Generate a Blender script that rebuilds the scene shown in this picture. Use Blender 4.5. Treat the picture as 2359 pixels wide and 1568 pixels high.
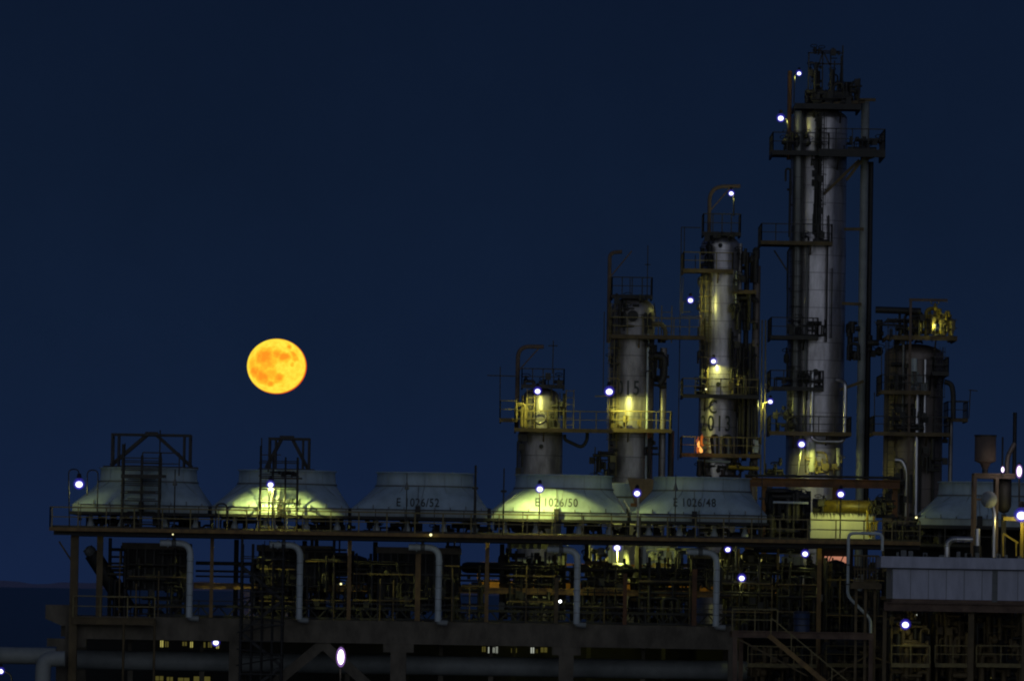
import bpy, bmesh, math, random
from mathutils import Vector, Matrix
from mathutils.bvhtree import BVHTree

for o in list(bpy.data.objects):
    bpy.data.objects.remove(o)
sc = bpy.context.scene
COL = sc.collection
R = math.radians
rnd = random.Random(7)

# ------------------------------------------------------------------ camera
HFOV = R(8.9)
CAMZ = 10.0
PITCH, ROLL = R(2.18), R(0.97)
cam = bpy.data.cameras.new("camera")
cam.sensor_width = 36
cam.lens = 18 / math.tan(HFOV / 2)
cam.clip_start = 1.0
cam.clip_end = 120000
cam_o = bpy.data.objects.new("camera", cam)
COL.objects.link(cam_o)
cam_o.matrix_world = Matrix.Translation((0, 0, CAMZ)) @ Matrix.Rotation(R(90) + PITCH, 4, 'X') @ Matrix.Rotation(ROLL, 4, 'Z')
sc.camera = cam_o
CM = cam_o.matrix_world.to_3x3()
K = 2 * math.tan(HFOV / 2) / 2358.0          # metres per survey pixel per metre of distance


def P(u, v, Y):
    """survey point: photograph direction (2358 wide) at the stated distance Y"""
    d = CM @ Vector(((u - 1179) * K, -(v - 784) * K, -1))
    return Vector((0, 0, CAMZ)) + d * (Y / d.y)


# ------------------------------------------------------------------ world: dusk sky
w = bpy.data.worlds.new("World")
sc.world = w
w.use_nodes = True
nt = w.node_tree
nt.nodes.clear()
out = nt.nodes.new('ShaderNodeOutputWorld')
bg = nt.nodes.new('ShaderNodeBackground')
bg.inputs['Strength'].default_value = 1.0
tc = nt.nodes.new('ShaderNodeTexCoord')
sep = nt.nodes.new('ShaderNodeSeparateXYZ')
nt.links.new(tc.outputs['Generated'], sep.inputs[0])
elev = nt.nodes.new('ShaderNodeValToRGB')      # eastern twilight blue by height
cr = elev.color_ramp
cr.elements[0].position = 0.0
cr.elements[0].color = (0.0066, 0.0152, 0.0490, 1)
cr.elements[1].position = 1.0
cr.elements[1].color = (0.0100, 0.0160, 0.0400, 1)
for p_, c_ in ((0.03, (0.0055, 0.0132, 0.0370, 1)), (0.06, (0.0046, 0.0110, 0.0298, 1)), (0.11, (0.0034, 0.0080, 0.0230, 1)), (0.3, (0.0052, 0.0100, 0.0310, 1))):
    e_ = cr.elements.new(p_)
    e_.color = c_
nt.links.new(sep.outputs['Z'], elev.inputs[0])
west = nt.nodes.new('ShaderNodeMapRange')      # afterglow round the west (behind the camera)
west.interpolation_type = 'SMOOTHSTEP'
west.inputs['From Min'].default_value = -0.40
west.inputs['From Max'].default_value = -0.92
nt.links.new(sep.outputs['Y'], west.inputs['Value'])
wel = nt.nodes.new('ShaderNodeMapRange')
wel.interpolation_type = 'SMOOTHSTEP'
wel.inputs['From Min'].default_value = 0.75
wel.inputs['From Max'].default_value = 0.0
nt.links.new(sep.outputs['Z'], wel.inputs['Value'])
mu = nt.nodes.new('ShaderNodeMath')
mu.operation = 'MULTIPLY'
nt.links.new(west.outputs[0], mu.inputs[0])
nt.links.new(wel.outputs[0], mu.inputs[1])
glow = nt.nodes.new('ShaderNodeMixRGB')
glow.blend_type = 'ADD'
glow.inputs['Color2'].default_value = (0.330, 0.365, 0.415, 1)
nt.links.new(mu.outputs[0], glow.inputs['Fac'])
sn = nt.nodes.new('ShaderNodeTexNoise')          # faint unevenness of the dusk haze
sn.inputs['Scale'].default_value = 14.0
sn.inputs['Detail'].default_value = 8
sn.inputs['Roughness'].default_value = 0.7
nt.links.new(tc.outputs['Generated'], sn.inputs['Vector'])
snr = nt.nodes.new('ShaderNodeMapRange')
snr.inputs['To Min'].default_value = 0.80
snr.inputs['To Max'].default_value = 1.20
nt.links.new(sn.outputs[0], snr.inputs['Value'])
sm_ = nt.nodes.new('ShaderNodeMixRGB')
sm_.blend_type = 'MULTIPLY'
sm_.inputs['Fac'].default_value = 1.0
nt.links.new(elev.outputs[0], sm_.inputs['Color1'])
nt.links.new(snr.outputs[0], sm_.inputs['Color2'])
nt.links.new(sm_.outputs[0], glow.inputs['Color1'])
sky = nt.nodes.new('ShaderNodeTexSky')         # the sun a few degrees below the western horizon
sky.sky_type = 'NISHITA'
sky.sun_disc = False
sky.sun_elevation = R(-5)
sky.sun_rotation = R(180)
add = nt.nodes.new('ShaderNodeMixRGB')
add.blend_type = 'ADD'
add.inputs['Fac'].default_value = 0.05
nt.links.new(glow.outputs[0], add.inputs['Color1'])
nt.links.new(sky.outputs[0], add.inputs['Color2'])
nt.links.new(add.outputs[0], bg.inputs['Color'])
nt.links.new(bg.outputs[0], out.inputs[0])

vs = sc.view_settings
vs.view_transform = 'Standard'
vs.look = 'None'
vs.exposure = 0.0
vs.gamma = 1.0
vs.use_curve_mapping = False
sc.render.engine = 'CYCLES'
sc.cycles.max_bounces = 5
sc.cycles.transparent_max_bounces = 12
sc.cycles.sample_clamp_indirect = 1.5
sc.cycles.caustics_reflective = False
sc.cycles.caustics_refractive = False
sc.cycles.use_denoising = True
sc.cycles.pixel_filter_type = 'BLACKMAN_HARRIS'
sc.cycles.filter_width = 2.0

# ------------------------------------------------------------------ materials


def mat(name, col, rough=0.6, metal=0.0, var=0.35, scale=1.5, streak=0.0, dark=None, seams=0.0, bump=0.0):
    m = bpy.data.materials.new(name)
    m.use_nodes = True
    n = m.node_tree
    b = n.nodes['Principled BSDF']
    b.inputs['Roughness'].default_value = rough
    b.inputs['Metallic'].default_value = metal
    t = n.nodes.new('ShaderNodeTexCoord')
    mp = n.nodes.new('ShaderNodeMapping')
    mp.inputs['Scale'].default_value = (1, 1, 1 - streak * 0.93)
    geo = n.nodes.new('ShaderNodeNewGeometry')
    n.links.new(geo.outputs['Position'], mp.inputs[0])
    no = n.nodes.new('ShaderNodeTexNoise')
    no.inputs['Scale'].default_value = scale
    no.inputs['Detail'].default_value = 6
    no.inputs['Roughness'].default_value = 0.65
    n.links.new(mp.outputs[0], no.inputs['Vector'])
    r = n.nodes.new('ShaderNodeValToRGB')
    r.color_ramp.elements[0].position = 0.35
    r.color_ramp.elements[1].position = 0.65
    d = dark or tuple(c * (1 - var) for c in col)
    r.color_ramp.elements[0].color = (*d, 1)
    r.color_ramp.elements[1].color = (*col, 1)
    n.links.new(no.outputs[0], r.inputs[0])
    src = r.outputs[0]
    if seams:
        s = n.nodes.new('ShaderNodeSeparateXYZ')
        n.links.new(t.outputs['Object'], s.inputs[0])
        fr = n.nodes.new('ShaderNodeMath')
        fr.operation = 'PINGPONG'
        fr.inputs[1].default_value = seams / 2
        n.links.new(s.outputs['Z'], fr.inputs[0])
        lt = n.nodes.new('ShaderNodeMath')
        lt.operation = 'LESS_THAN'
        lt.inputs[1].default_value = 0.022
        n.links.new(fr.outputs[0], lt.inputs[0])
        mx = n.nodes.new('ShaderNodeMixRGB')
        mx.inputs['Color2'].default_value = (*[c * 0.35 for c in col], 1)
        n.links.new(lt.outputs[0], mx.inputs[0])
        n.links.new(src, mx.inputs['Color1'])
        src = mx.outputs[0]
    n.links.new(src, b.inputs['Base Color'])
    if bump:
        bu = n.nodes.new('ShaderNodeBump')
        bu.inputs['Strength'].default_value = bump
        bu.inputs['Distance'].default_value = 0.05
        n.links.new(no.outputs[0], bu.inputs['Height'])
        n.links.new(bu.outputs[0], b.inputs['Normal'])
    return m


def emit(name, col, strength, alpha=1.0):
    m = bpy.data.materials.new(name)
    m.use_nodes = True
    n = m.node_tree
    n.nodes.clear()
    o = n.nodes.new('ShaderNodeOutputMaterial')
    e = n.nodes.new('ShaderNodeEmission')
    e.inputs[0].default_value = (*col, 1)
    e.inputs[1].default_value = strength
    if alpha < 1:
        tr = n.nodes.new('ShaderNodeBsdfTransparent')
        mx = n.nodes.new('ShaderNodeMixShader')
        mx.inputs[0].default_value = alpha
        n.links.new(tr.outputs[0], mx.inputs[1])
        n.links.new(e.outputs[0], mx.inputs[2])
        n.links.new(mx.outputs[0], o.inputs[0])
    else:
        n.links.new(e.outputs[0], o.inputs[0])
    return m


M = {
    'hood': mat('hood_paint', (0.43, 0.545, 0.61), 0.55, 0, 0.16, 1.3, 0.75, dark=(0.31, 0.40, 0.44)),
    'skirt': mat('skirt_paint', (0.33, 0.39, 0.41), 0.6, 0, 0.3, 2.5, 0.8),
    'seam': mat('seam_metal', (0.16, 0.17, 0.17), 0.6),
    'ochre': mat('ochre_steel', (0.29, 0.175, 0.05), 0.65, 0, 0.5, 2.2, 0.4, dark=(0.14, 0.08, 0.03)),
    'ochre_dim': mat('weathered_ochre_steel', (0.15, 0.105, 0.045), 0.7, 0, 0.5, 1.6, 0.3),
    'rail': mat('railing_paint', (0.25, 0.20, 0.075), 0.6, 0, 0.4, 3),
    'dark': mat('dark_steel', (0.035, 0.032, 0.028), 0.6, 0, 0.5, 2),
    'black': mat('black_paint', (0.010, 0.010, 0.011), 0.6, 0, 0.3, 2),
    'rust': mat('rusty_steel', (0.19, 0.082, 0.036), 0.8, 0, 0.5, 1.3, 0.3, dark=(0.085, 0.045, 0.025)),
    'orange': mat('orange_primer', (0.42, 0.17, 0.045), 0.75, 0, 0.5, 1.2),
    'concrete': mat('concrete', (0.17, 0.145, 0.108), 0.85, 0, 0.5, 1.1, 0.5, bump=0.3),
    'alu': mat('aluminium_cladding', (0.62, 0.585, 0.605), 0.37, 0.66, 0.45, 1.9, 0.8, dark=(0.30, 0.28, 0.29), seams=1.05),
    'alu_old': mat('tarnished_cladding', (0.40, 0.375, 0.36), 0.42, 0.5, 0.5, 2.1, 0.82, dark=(0.17, 0.155, 0.145), seams=1.2),
    'brown': mat('brown_cladding', (0.25, 0.205, 0.175), 0.5, 0.4, 0.5, 1.6, 0.85, dark=(0.14, 0.115, 0.10), seams=1.1),
    'pipe': mat('pipe_lagging', (0.56, 0.63, 0.66), 0.5, 0, 0.25, 1.8, 0.5),
    'pipe_big': mat('large_pipe_lagging', (0.30, 0.32, 0.32), 0.6, 0, 0.4, 0.7, 0.0, dark=(0.19, 0.21, 0.21)),
    'silver': mat('silver_pipe', (0.62, 0.61, 0.62), 0.3, 0.9, 0.3, 2, 0.6),
    'panel': mat('wall_panel', (0.53, 0.54, 0.64), 0.7, 0, 0.2, 1.6, 0.8, dark=(0.38, 0.39, 0.47)),
    'redbrown': mat('red_brown_steel', (0.19, 0.125, 0.085), 0.8, 0, 0.6, 1.5, dark=(0.09, 0.055, 0.04)),
    'yellow': mat('yellow_paint', (0.34, 0.25, 0.018), 0.5, 0, 0.35, 2),
    'cream': mat('cream_enamel', (0.58, 0.60, 0.46), 0.55, 0, 0.2, 1.2, 0.8),
    'blue': mat('blue_drum_paint', (0.03, 0.05, 0.11), 0.5, 0, 0.3, 2),
    'tank': mat('tank_brown', (0.17, 0.12, 0.09), 0.8, 0, 0.4, 1.6, 0.4),
    'dark_metal': mat('dark_metal_cladding', (0.22, 0.225, 0.215), 0.42, 0.6, 0.5, 1.5, 0.9, seams=1.3),
    'yellow_dull': mat('dull_yellow_paint', (0.20, 0.15, 0.015), 0.45, 0, 0.6, 2.5, dark=(0.07, 0.05, 0.01)),
    'ink': mat('stencil_paint', (0.06, 0.07, 0.066), 0.7, 0, 0.2, 3),
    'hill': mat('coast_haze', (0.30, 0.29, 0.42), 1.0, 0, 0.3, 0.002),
    'ground': mat('gravel_ground', (0.06, 0.055, 0.05), 0.95, 0, 0.4, 0.4),
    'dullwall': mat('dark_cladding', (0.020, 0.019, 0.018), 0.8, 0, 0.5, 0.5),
    'core': emit('lamp_core', (0.86, 0.90, 1.0), 7.0),
    'core_pink': emit('lantern_core', (1.0, 0.84, 1.0), 5.0),
    'halo_in': emit('inner_halo_glow', (0.16, 0.12, 1.0), 0.85, 0.5),  # stands for the inner part of the blue lens halo
    'halo_out': emit('outer_halo_glow', (0.07, 0.05, 0.80), 0.42, 0.26),  # fainter outer part of the same lens halo
    'halo_pink': emit('lantern_halo_glow', (0.55, 0.28, 0.9), 0.6, 0.42),  # stands for the pinkish halo round the lanterns
    'win_yellow': emit('lit_window_yellow', (0.95, 0.85, 0.22), 0.42),
    'win_dim': emit('lit_window_dim', (0.72, 0.62, 0.14), 0.09),
    'win_white': emit('lit_window_white', (0.85, 0.9, 0.75), 0.42),
    'win_pink': emit('furnace_opening_glow', (1.0, 0.40, 0.25), 0.45),
    'tiny': emit('small_bulb', (1.0, 0.92, 0.45), 1.6),
    'flame_out': emit('flame_orange', (1.0, 0.22, 0.03), 0.5, 0.34),
    'flame_in': emit('flame_core', (1.0, 0.42, 0.09), 1.4),
}

# ------------------------------------------------------------------ mesh builder


class MB:
    def __init__(s):
        s.v, s.f, s.sm = [], [], []
        s.mk = []

    def add(s, vs_, fs_, smooth=False):
        b = len(s.v)
        s.v += [Vector(p) for p in vs_]
        for f in fs_:
            s.f.append([i + b for i in f])
            s.sm.append(smooth)
        return s

    def box(s, x0, x1, y0, y1, z0, z1):
        x0, x1 = min(x0, x1), max(x0, x1)
        y0, y1 = min(y0, y1), max(y0, y1)
        z0, z1 = min(z0, z1), max(z0, z1)
        vs_ = [(x, y, z) for z in (z0, z1) for y in (y0, y1) for x in (x0, x1)]
        return s.add(vs_, [(0, 2, 3, 1), (4, 5, 7, 6), (0, 1, 5, 4), (2, 6, 7, 3), (0, 4, 6, 2), (1, 3, 7, 5)])

    def beam(s, p0, p1, wd, ht=None):
        ht = ht or wd
        p0, p1 = Vector(p0), Vector(p1)
        d = (p1 - p0)
        if d.length < 1e-6:
            return s
        d.normalize()
        up = Vector((0, 0, 1)) if abs(d.z) < 0.95 else Vector((0, 1, 0))
        sx = d.cross(up).normalized()
        sy = sx.cross(d).normalized()
        vs_ = []
        for p in (p0, p1):
            for a, b in ((-1, -1), (1, -1), (1, 1), (-1, 1)):
                vs_.append(p + sx * (a * wd / 2) + sy * (b * ht / 2))
        return s.add(vs_, [(0, 1, 2, 3), (7, 6, 5, 4), (0, 4, 5, 1), (1, 5, 6, 2), (2, 6, 7, 3), (3, 7, 4, 0)])

    def ibeam(s, p0, p1, wd, ht):
        """rolled section: two flanges and a web"""
        p0, p1 = Vector(p0), Vector(p1)
        d = (p1 - p0).normalized()
        up = Vector((0, 0, 1)) if abs(d.z) < 0.95 else Vector((0, 1, 0))
        sx = d.cross(up).normalized()
        sy = sx.cross(d).normalized()
        t = ht * 0.12
        s.beam(p0 + sy * (ht / 2 - t / 2), p1 + sy * (ht / 2 - t / 2), wd, t)
        s.beam(p0 - sy * (ht / 2 - t / 2), p1 - sy * (ht / 2 - t / 2), wd, t)
        s.beam(p0, p1, wd * 0.2, ht - 2 * t - 0.004)
        return s

    def tube(s, pts, r, n=10, caps=True):
        pts = [Vector(p) for p in pts]
        rs = r if isinstance(r, (list, tuple)) else [r] * len(pts)
        ref = None
        rings = []
        for i, p in enumerate(pts):
            a = pts[max(i - 1, 0)]
            b = pts[min(i + 1, len(pts) - 1)]
            d = (b - a).normalized()
            if ref is None:
                ref = d.orthogonal().normalized()
            ref = (ref - d * ref.dot(d))
            if ref.length < 1e-5:
                ref = d.orthogonal()
            ref.normalize()
            q = d.cross(ref)
            rings.append([p + (ref * math.cos(2 * math.pi * k / n) + q * math.sin(2 * math.pi * k / n)) * rs[i] for k in range(n)])
        vs_ = [x for rg in rings for x in rg]
        fs_ = []
        for i in range(len(rings) - 1):
            for k in range(n):
                k2 = (k + 1) % n
                fs_.append((i * n + k, i * n + k2, (i + 1) * n + k2, (i + 1) * n + k))
        s.add(vs_, fs_, True)
        if caps:
            s.add(rings[0], [list(range(n))[::-1]])
            s.add(rings[-1], [list(range(n))])
        return s

    def lathe(s, cx, cy, prof, n=40, smooth=True):
        vs_, fs_ = [], []
        for r, z in prof:
            for k in range(n):
                a = 2 * math.pi * k / n
                vs_.append((cx + r * math.cos(a), cy + r * math.sin(a), z))
        for i in range(len(prof) - 1):
            for k in range(n):
                k2 = (k + 1) % n
                fs_.append((i * n + k, i * n + k2, (i + 1) * n + k2, (i + 1) * n + k))
        return s.add(vs_, fs_, smooth)

    def ball(s, c, r, n=14, m=9, sz=1.0):
        c = Vector(c)
        prof = []
        for i in range(m + 1):
            a = -math.pi / 2 + math.pi * i / m
            prof.append((max(r * math.cos(a), 1e-4), c.z + r * sz * math.sin(a)))
        return s.lathe(c.x, c.y, prof, n)

    def disc(s, c, r, d, th, n=18):
        """short cylinder facing direction d"""
        c, d = Vector(c), Vector(d).normalized()
        return s.tube([c - d * th / 2, c + d * th / 2], r, n)

    def ring(s, c, r, d, t, n=22):
        c, d = Vector(c), Vector(d).normalized()
        a = d.orthogonal().normalized()
        b = d.cross(a)
        pts = [c + (a * math.cos(2 * math.pi * k / n) + b * math.sin(2 * math.pi * k / n)) * r for k in range(n + 1)]
        return s.tube(pts, t, 6)

    def mark(s):
        """the next shapes start a piece of their own (see each)"""
        s.mk.append((len(s.v), len(s.f)))

    def each(s, name, m, parent):
        mk = s.mk + [(len(s.v), len(s.f))]
        for (v0, f0), (v1, f1) in zip(mk[:-1], mk[1:]):
            q = MB()
            q.v = s.v[v0:v1]
            q.f = [[i - v0 for i in f] for f in s.f[f0:f1]]
            q.sm = s.sm[f0:f1]
            q.build(name, m, parent)

    def build(s, name, m, parent=None, label=None):
        me = bpy.data.meshes.new(name)
        off = Vector((0, 0, 0))
        if parent is not None:
            q = parent
            while q.parent is not None:
                q = q.parent
            off = Vector(q.location)
        me.from_pydata([tuple(p - off) for p in s.v], [], s.f)
        me.polygons.foreach_set('use_smooth', s.sm)
        me.materials.append(M[m] if isinstance(m, str) else m)
        me.update()
        o = bpy.data.objects.new(name, me)
        COL.objects.link(o)
        if parent is not None:
            o.parent = parent
        if label:
            o['label'] = label
        return o


def thing(name, label, cat, loc, group=None):
    o = bpy.data.objects.new(name, None)
    COL.objects.link(o)
    o.location = loc
    o.empty_display_size = 0.2
    o['label'] = label
    o['category'] = cat
    if group:
        o['group'] = group
    return o


def tag(o, label, cat, group=None):
    o['label'] = label
    o['category'] = cat
    if group:
        o['group'] = group
    return o


def structure(o, label=None):
    o['kind'] = 'structure'
    if label:
        o['label'] = label
    return o


def dup(root, loc, label, group=None):
    r = root.copy()
    COL.objects.link(r)
    r.location = loc
    r['label'] = label
    if group:
        r['group'] = group
    for ch in list(root.children):
        c = ch.copy()
        COL.objects.link(c)
        c.parent = r
        for g in list(ch.children):
            d = g.copy()
            COL.objects.link(d)
            d.parent = c
    return r


def bend(pts, rad, seg=6):
    """round the corners of a pipe run"""
    pts = [Vector(p) for p in pts]
    res = [pts[0]]
    for i in range(1, len(pts) - 1):
        a, b, c = pts[i - 1], pts[i], pts[i + 1]
        d1, d2 = (a - b), (c - b)
        t = min(rad, d1.length * 0.49, d2.length * 0.49)
        p1, p2 = b + d1.normalized() * t, b + d2.normalized() * t
        for k in range(seg + 1):
            f = k / seg
            res.append((p1 * (1 - f) + b * f) * (1 - f) + (b * (1 - f) + p2 * f) * f)
    res.append(pts[-1])
    return res


def railing(mb, pts, h=1.1, step=1.5, r=0.032, mid=True):
    for a, b in zip(pts[:-1], pts[1:]):
        a, b = Vector(a), Vector(b)
        n = max(1, round((b - a).length / step))
        up = Vector((0, 0, h))
        mb.beam(a + up, b + up, r * 2)
        if mid:
            mb.beam(a + up * 0.52, b + up * 0.52, r * 1.5)
        for k in range(n + 1):
            p = a.lerp(b, k / n)
            mb.beam(p, p + up, r * 2)


def ladder(mb, x, y, z0, z1, wd=0.45, cage=True):
    for s_ in (-1, 1):
        mb.beam((x + s_ * wd / 2, y, z0), (x + s_ * wd / 2, y, z1), 0.06)
    z = z0 + 0.2
    while z < z1:
        mb.beam((x - wd / 2, y, z), (x + wd / 2, y, z), 0.035)
        z += 0.4
    if cage and z1 - z0 > 3:
        z = z0 + 2.2
        while z < z1:
            pts = [(x + math.cos(a) * 0.38, y - 0.02 - math.sin(a) * 0.65, z) for a in [math.pi * k / 6 for k in range(7)]]
            mb.tube(pts, 0.022, 5)
            z += 0.9
        for k in (1, 3, 5):
            a = math.pi * k / 6
            mb.beam((x + math.cos(a) * 0.38, y - 0.02 - math.sin(a) * 0.65, z0 + 2.2), (x + math.cos(a) * 0.38, y - 0.02 - math.sin(a) * 0.65, z1), 0.03)


FONTS = {}


def text_shape(s, height, sx=1.0, spacing=1.0):
    cu = bpy.data.curves.new('lettering_curve', 'FONT')
    cu.body = s
    cu.size = 1
    cu.space_character = spacing
    cu.align_x = 'CENTER'
    cu.resolution_u = 4
    cu.offset = 0.012
    ob = bpy.data.objects.new('lettering_curve', cu)
    COL.objects.link(ob)
    bpy.context.view_layer.update()
    me = bpy.data.meshes.new_from_object(ob.evaluated_get(bpy.context.evaluated_depsgraph_get()))
    bpy.data.objects.remove(ob)
    bpy.data.curves.remove(cu)
    k = height / 0.70
    vs_ = [(v.co.x * k * sx, v.co.y * k) for v in me.vertices]
    fs_ = [list(p.vertices) for p in me.polygons]
    bpy.data.meshes.remove(me)
    return vs_, fs_


def clutter(mb, x0, x1, y0, y1, z0, z1, n, rmin=0.04, rmax=0.14, seed=0):
    """small bore piping, valves and handwheels filling a bay"""
    g = random.Random(seed)
    for _ in range(n):
        x, y, z = g.uniform(x0, x1), g.uniform(y0, y1), g.uniform(z0, z1)
        r = g.uniform(rmin, rmax)
        k = g.random()
        if k < 0.34:
            zz = g.uniform(z0, z1)
            mb.tube([(x, y, min(z, zz)), (x, y, max(z, zz) + 0.15)], r, 8)
        elif k < 0.58:
            xx = g.uniform(x0, x1)
            mb.tube([(min(x, xx), y, z), (max(x, xx) + 0.1, y, z)], r, 8)
        elif k < 0.78:
            xx = min(max(x + g.uniform(-0.9, 0.9), x0), x1)
            mb.tube(bend([(x, y, z0), (x, y, z), (xx, y, z), (xx, y, max(z0, z - g.uniform(0.2, 0.8)))], 0.25, 4), r, 8)
        elif k < 0.9:
            mb.tube([(x, y, z), (x, y, z + 0.3)], r * 0.6, 6)
            mb.ring((x, y, z + 0.3), 0.16 + r, (0, 0.4, 1), 0.022, 12)
            mb.ball((x, y, z), r * 1.5, 8, 6)
        else:
            mb.box(x - 0.16, x + 0.16, y - 0.12, y + 0.12, z - 0.2, z + 0.2)
    return mb


# ------------------------------------------------------------------ ground, sea, coast
g = MB()
g.add([(-400, 150, 0), (400, 150, 0), (400, 620, 0), (-400, 620, 0)], [(0, 1, 2, 3)])
structure(g.build('ground', 'ground'), 'dark gravel ground of the plant')
sea = bpy.data.materials.new('sea_water')
sea.use_nodes = True
_b = sea.node_tree.nodes['Principled BSDF']
_b.inputs['Base Color'].default_value = (0.010, 0.018, 0.036, 1)
_b.inputs['Roughness'].default_value = 0.22
_n = sea.node_tree.nodes.new('ShaderNodeTexNoise')
_n.inputs['Scale'].default_value = 0.05
_n.inputs['Detail'].default_value = 4
_t = sea.node_tree.nodes.new('ShaderNodeTexCoord')
sea.node_tree.links.new(_t.outputs['Object'], _n.inputs['Vector'])
_bu = sea.node_tree.nodes.new('ShaderNodeBump')
_bu.inputs['Strength'].default_value = 0.7
_bu.inputs['Distance'].default_value = 3.0
sea.node_tree.links.new(_n.outputs[0], _bu.inputs['Height'])
sea.node_tree.links.new(_bu.outputs[0], _b.inputs['Normal'])
g = MB()
g.add([(-40000, -2000, -0.5), (40000, -2000, -0.5), (40000, 60000, -0.5), (-40000, 60000, -0.5)], [(0, 1, 2, 3)])
structure(g.build('sea', sea), 'dark blue sea reaching to the horizon')
g = MB()                                   # far low coast
YC = 15000
pts = []
nC = 90
for i in range(nC + 1):
    x = -1500 + 3000 * i / nC
    hgt = 14 + 3 * math.sin(i * 0.31) + 3 * math.sin(i * 0.83 + 1) + 2 * math.sin(i * 1.9)
    pts.append((x, max(8, hgt)))
top = [(x, YC + 250, h_) for x, h_ in pts]
fr_ = [(x, YC, -1) for x, h_ in pts]
bk = [(x, YC + 900, -1) for x, h_ in pts]
vs_ = fr_ + top + bk
fs_ = []
for i in range(nC):
    n1 = nC + 1
    fs_ += [(i, i + 1, n1 + i + 1, n1 + i), (n1 + i, n1 + i + 1, 2 * n1 + i + 1, 2 * n1 + i)]
g.add(vs_, fs_, True)
structure(g.build('far_coast', 'hill'), 'low far coast on the horizon')

# ------------------------------------------------------------------ moon
moon_m = bpy.data.materials.new('moon_surface')
moon_m.use_nodes = True
n = moon_m.node_tree
n.nodes.clear()
mo = n.nodes.new('ShaderNodeOutputMaterial')
em = n.nodes.new('ShaderNodeEmission')
em.inputs[1].default_value = 1.0
n.links.new(em.outputs[0], mo.inputs[0])
t = n.nodes.new('ShaderNodeTexCoord')
wn = n.nodes.new('ShaderNodeTexNoise')
wn.inputs['Scale'].default_value = 3.2
wn.inputs['Detail'].default_value = 5
n.links.new(t.outputs['Object'], wn.inputs['Vector'])
acc = None
# maria: (x, z, radius, depth) on the unit disc as the photograph shows them
MARIA = [(-0.42, 0.30, 0.34, 0.9), (-0.30, 0.10, 0.26, 0.6), (0.02, 0.42, 0.20, 0.8), (0.28, 0.33, 0.19, 1.0), (0.58, 0.40, 0.12, 0.7),
         (0.64, 0.28, 0.14, 0.6), (0.44, 0.68, 0.10, 0.8), (-0.02, 0.18, 0.15, 0.5), (-0.14, 0.0, 0.12, 0.4), (0.55, 0.06, 0.08, 0.5), (-0.72, -0.22, 0.24, 0.8),
         (-0.48, -0.42, 0.28, 0.9), (-0.15, -0.34, 0.22, 0.5), (0.10, -0.42, 0.17, 0.8), (-0.18, -0.64, 0.13, 0.9), (-0.82, 0.05, 0.20, 0.6), (-0.45, -0.05, 0.25, 0.35), (0.02, -0.55, 0.12, 0.4)]
sxyz = n.nodes.new('ShaderNodeVectorMath')
sxyz.operation = 'ADD'
sc_ = n.nodes.new('ShaderNodeVectorMath')
sc_.operation = 'SCALE'
sc_.inputs['Scale'].default_value = 0.22
sub_ = n.nodes.new('ShaderNodeVectorMath')
sub_.operation = 'SUBTRACT'
sub_.inputs[1].default_value = (0.5, 0.5, 0.5)
n.links.new(wn.outputs['Color'], sub_.inputs[0])
n.links.new(sub_.outputs[0], sc_.inputs[0])
n.links.new(t.outputs['Object'], sxyz.inputs[0])
n.links.new(sc_.outputs[0], sxyz.inputs[1])
for (mx_, mz_, mr_, md_) in MARIA:
    my_ = -math.sqrt(max(0.0, 1 - mx_ ** 2 - mz_ ** 2))
    ds = n.nodes.new('ShaderNodeVectorMath')
    ds.operation = 'DISTANCE'
    ds.inputs[1].default_value = (mx_, my_, mz_)
    n.links.new(sxyz.outputs[0], ds.inputs[0])
    mr = n.nodes.new('ShaderNodeMapRange')
    mr.interpolation_type = 'SMOOTHSTEP'
    mr.inputs['From Min'].default_value = mr_ * 1.5
    mr.inputs['From Max'].default_value = mr_ * 0.3
    mr.inputs['To Max'].default_value = md_ * 0.8
    n.links.new(ds.outputs['Value'], mr.inputs['Value'])
    if acc is None:
        acc = mr.outputs[0]
    else:
        mxn = n.nodes.new('ShaderNodeMath')
        mxn.operation = 'MAXIMUM'
        n.links.new(acc, mxn.inputs[0])
        n.links.new(mr.outputs[0], mxn.inputs[1])
        acc = mxn.outputs[0]
fn = n.nodes.new('ShaderNodeTexNoise')
fn.inputs['Scale'].default_value = 5.5
fn.inputs['Detail'].default_value = 6
n.links.new(t.outputs['Object'], fn.inputs['Vector'])
ma = n.nodes.new('ShaderNodeMath')
ma.operation = 'MULTIPLY_ADD'
ma.inputs[1].default_value = 0.75
n.links.new(fn.outputs[0], ma.inputs[0])
n.links.new(acc, ma.inputs[2])
mr = n.nodes.new('ShaderNodeMapRange')
mr.inputs['From Min'].default_value = 0.17
mr.inputs['From Max'].default_value = 1.10
n.links.new(ma.outputs[0], mr.inputs['Value'])
ramp = n.nodes.new('ShaderNodeValToRGB')
ramp.color_ramp.elements[0].color = (1.0, 0.93, 0.075, 1)
ramp.color_ramp.elements[1].color = (1.0, 0.31, 0.016, 1)
e_ = ramp.color_ramp.elements.new(0.45)
e_.color = (1.0, 0.58, 0.028, 1)
n.links.new(mr.outputs[0], ramp.inputs[0])
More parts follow.
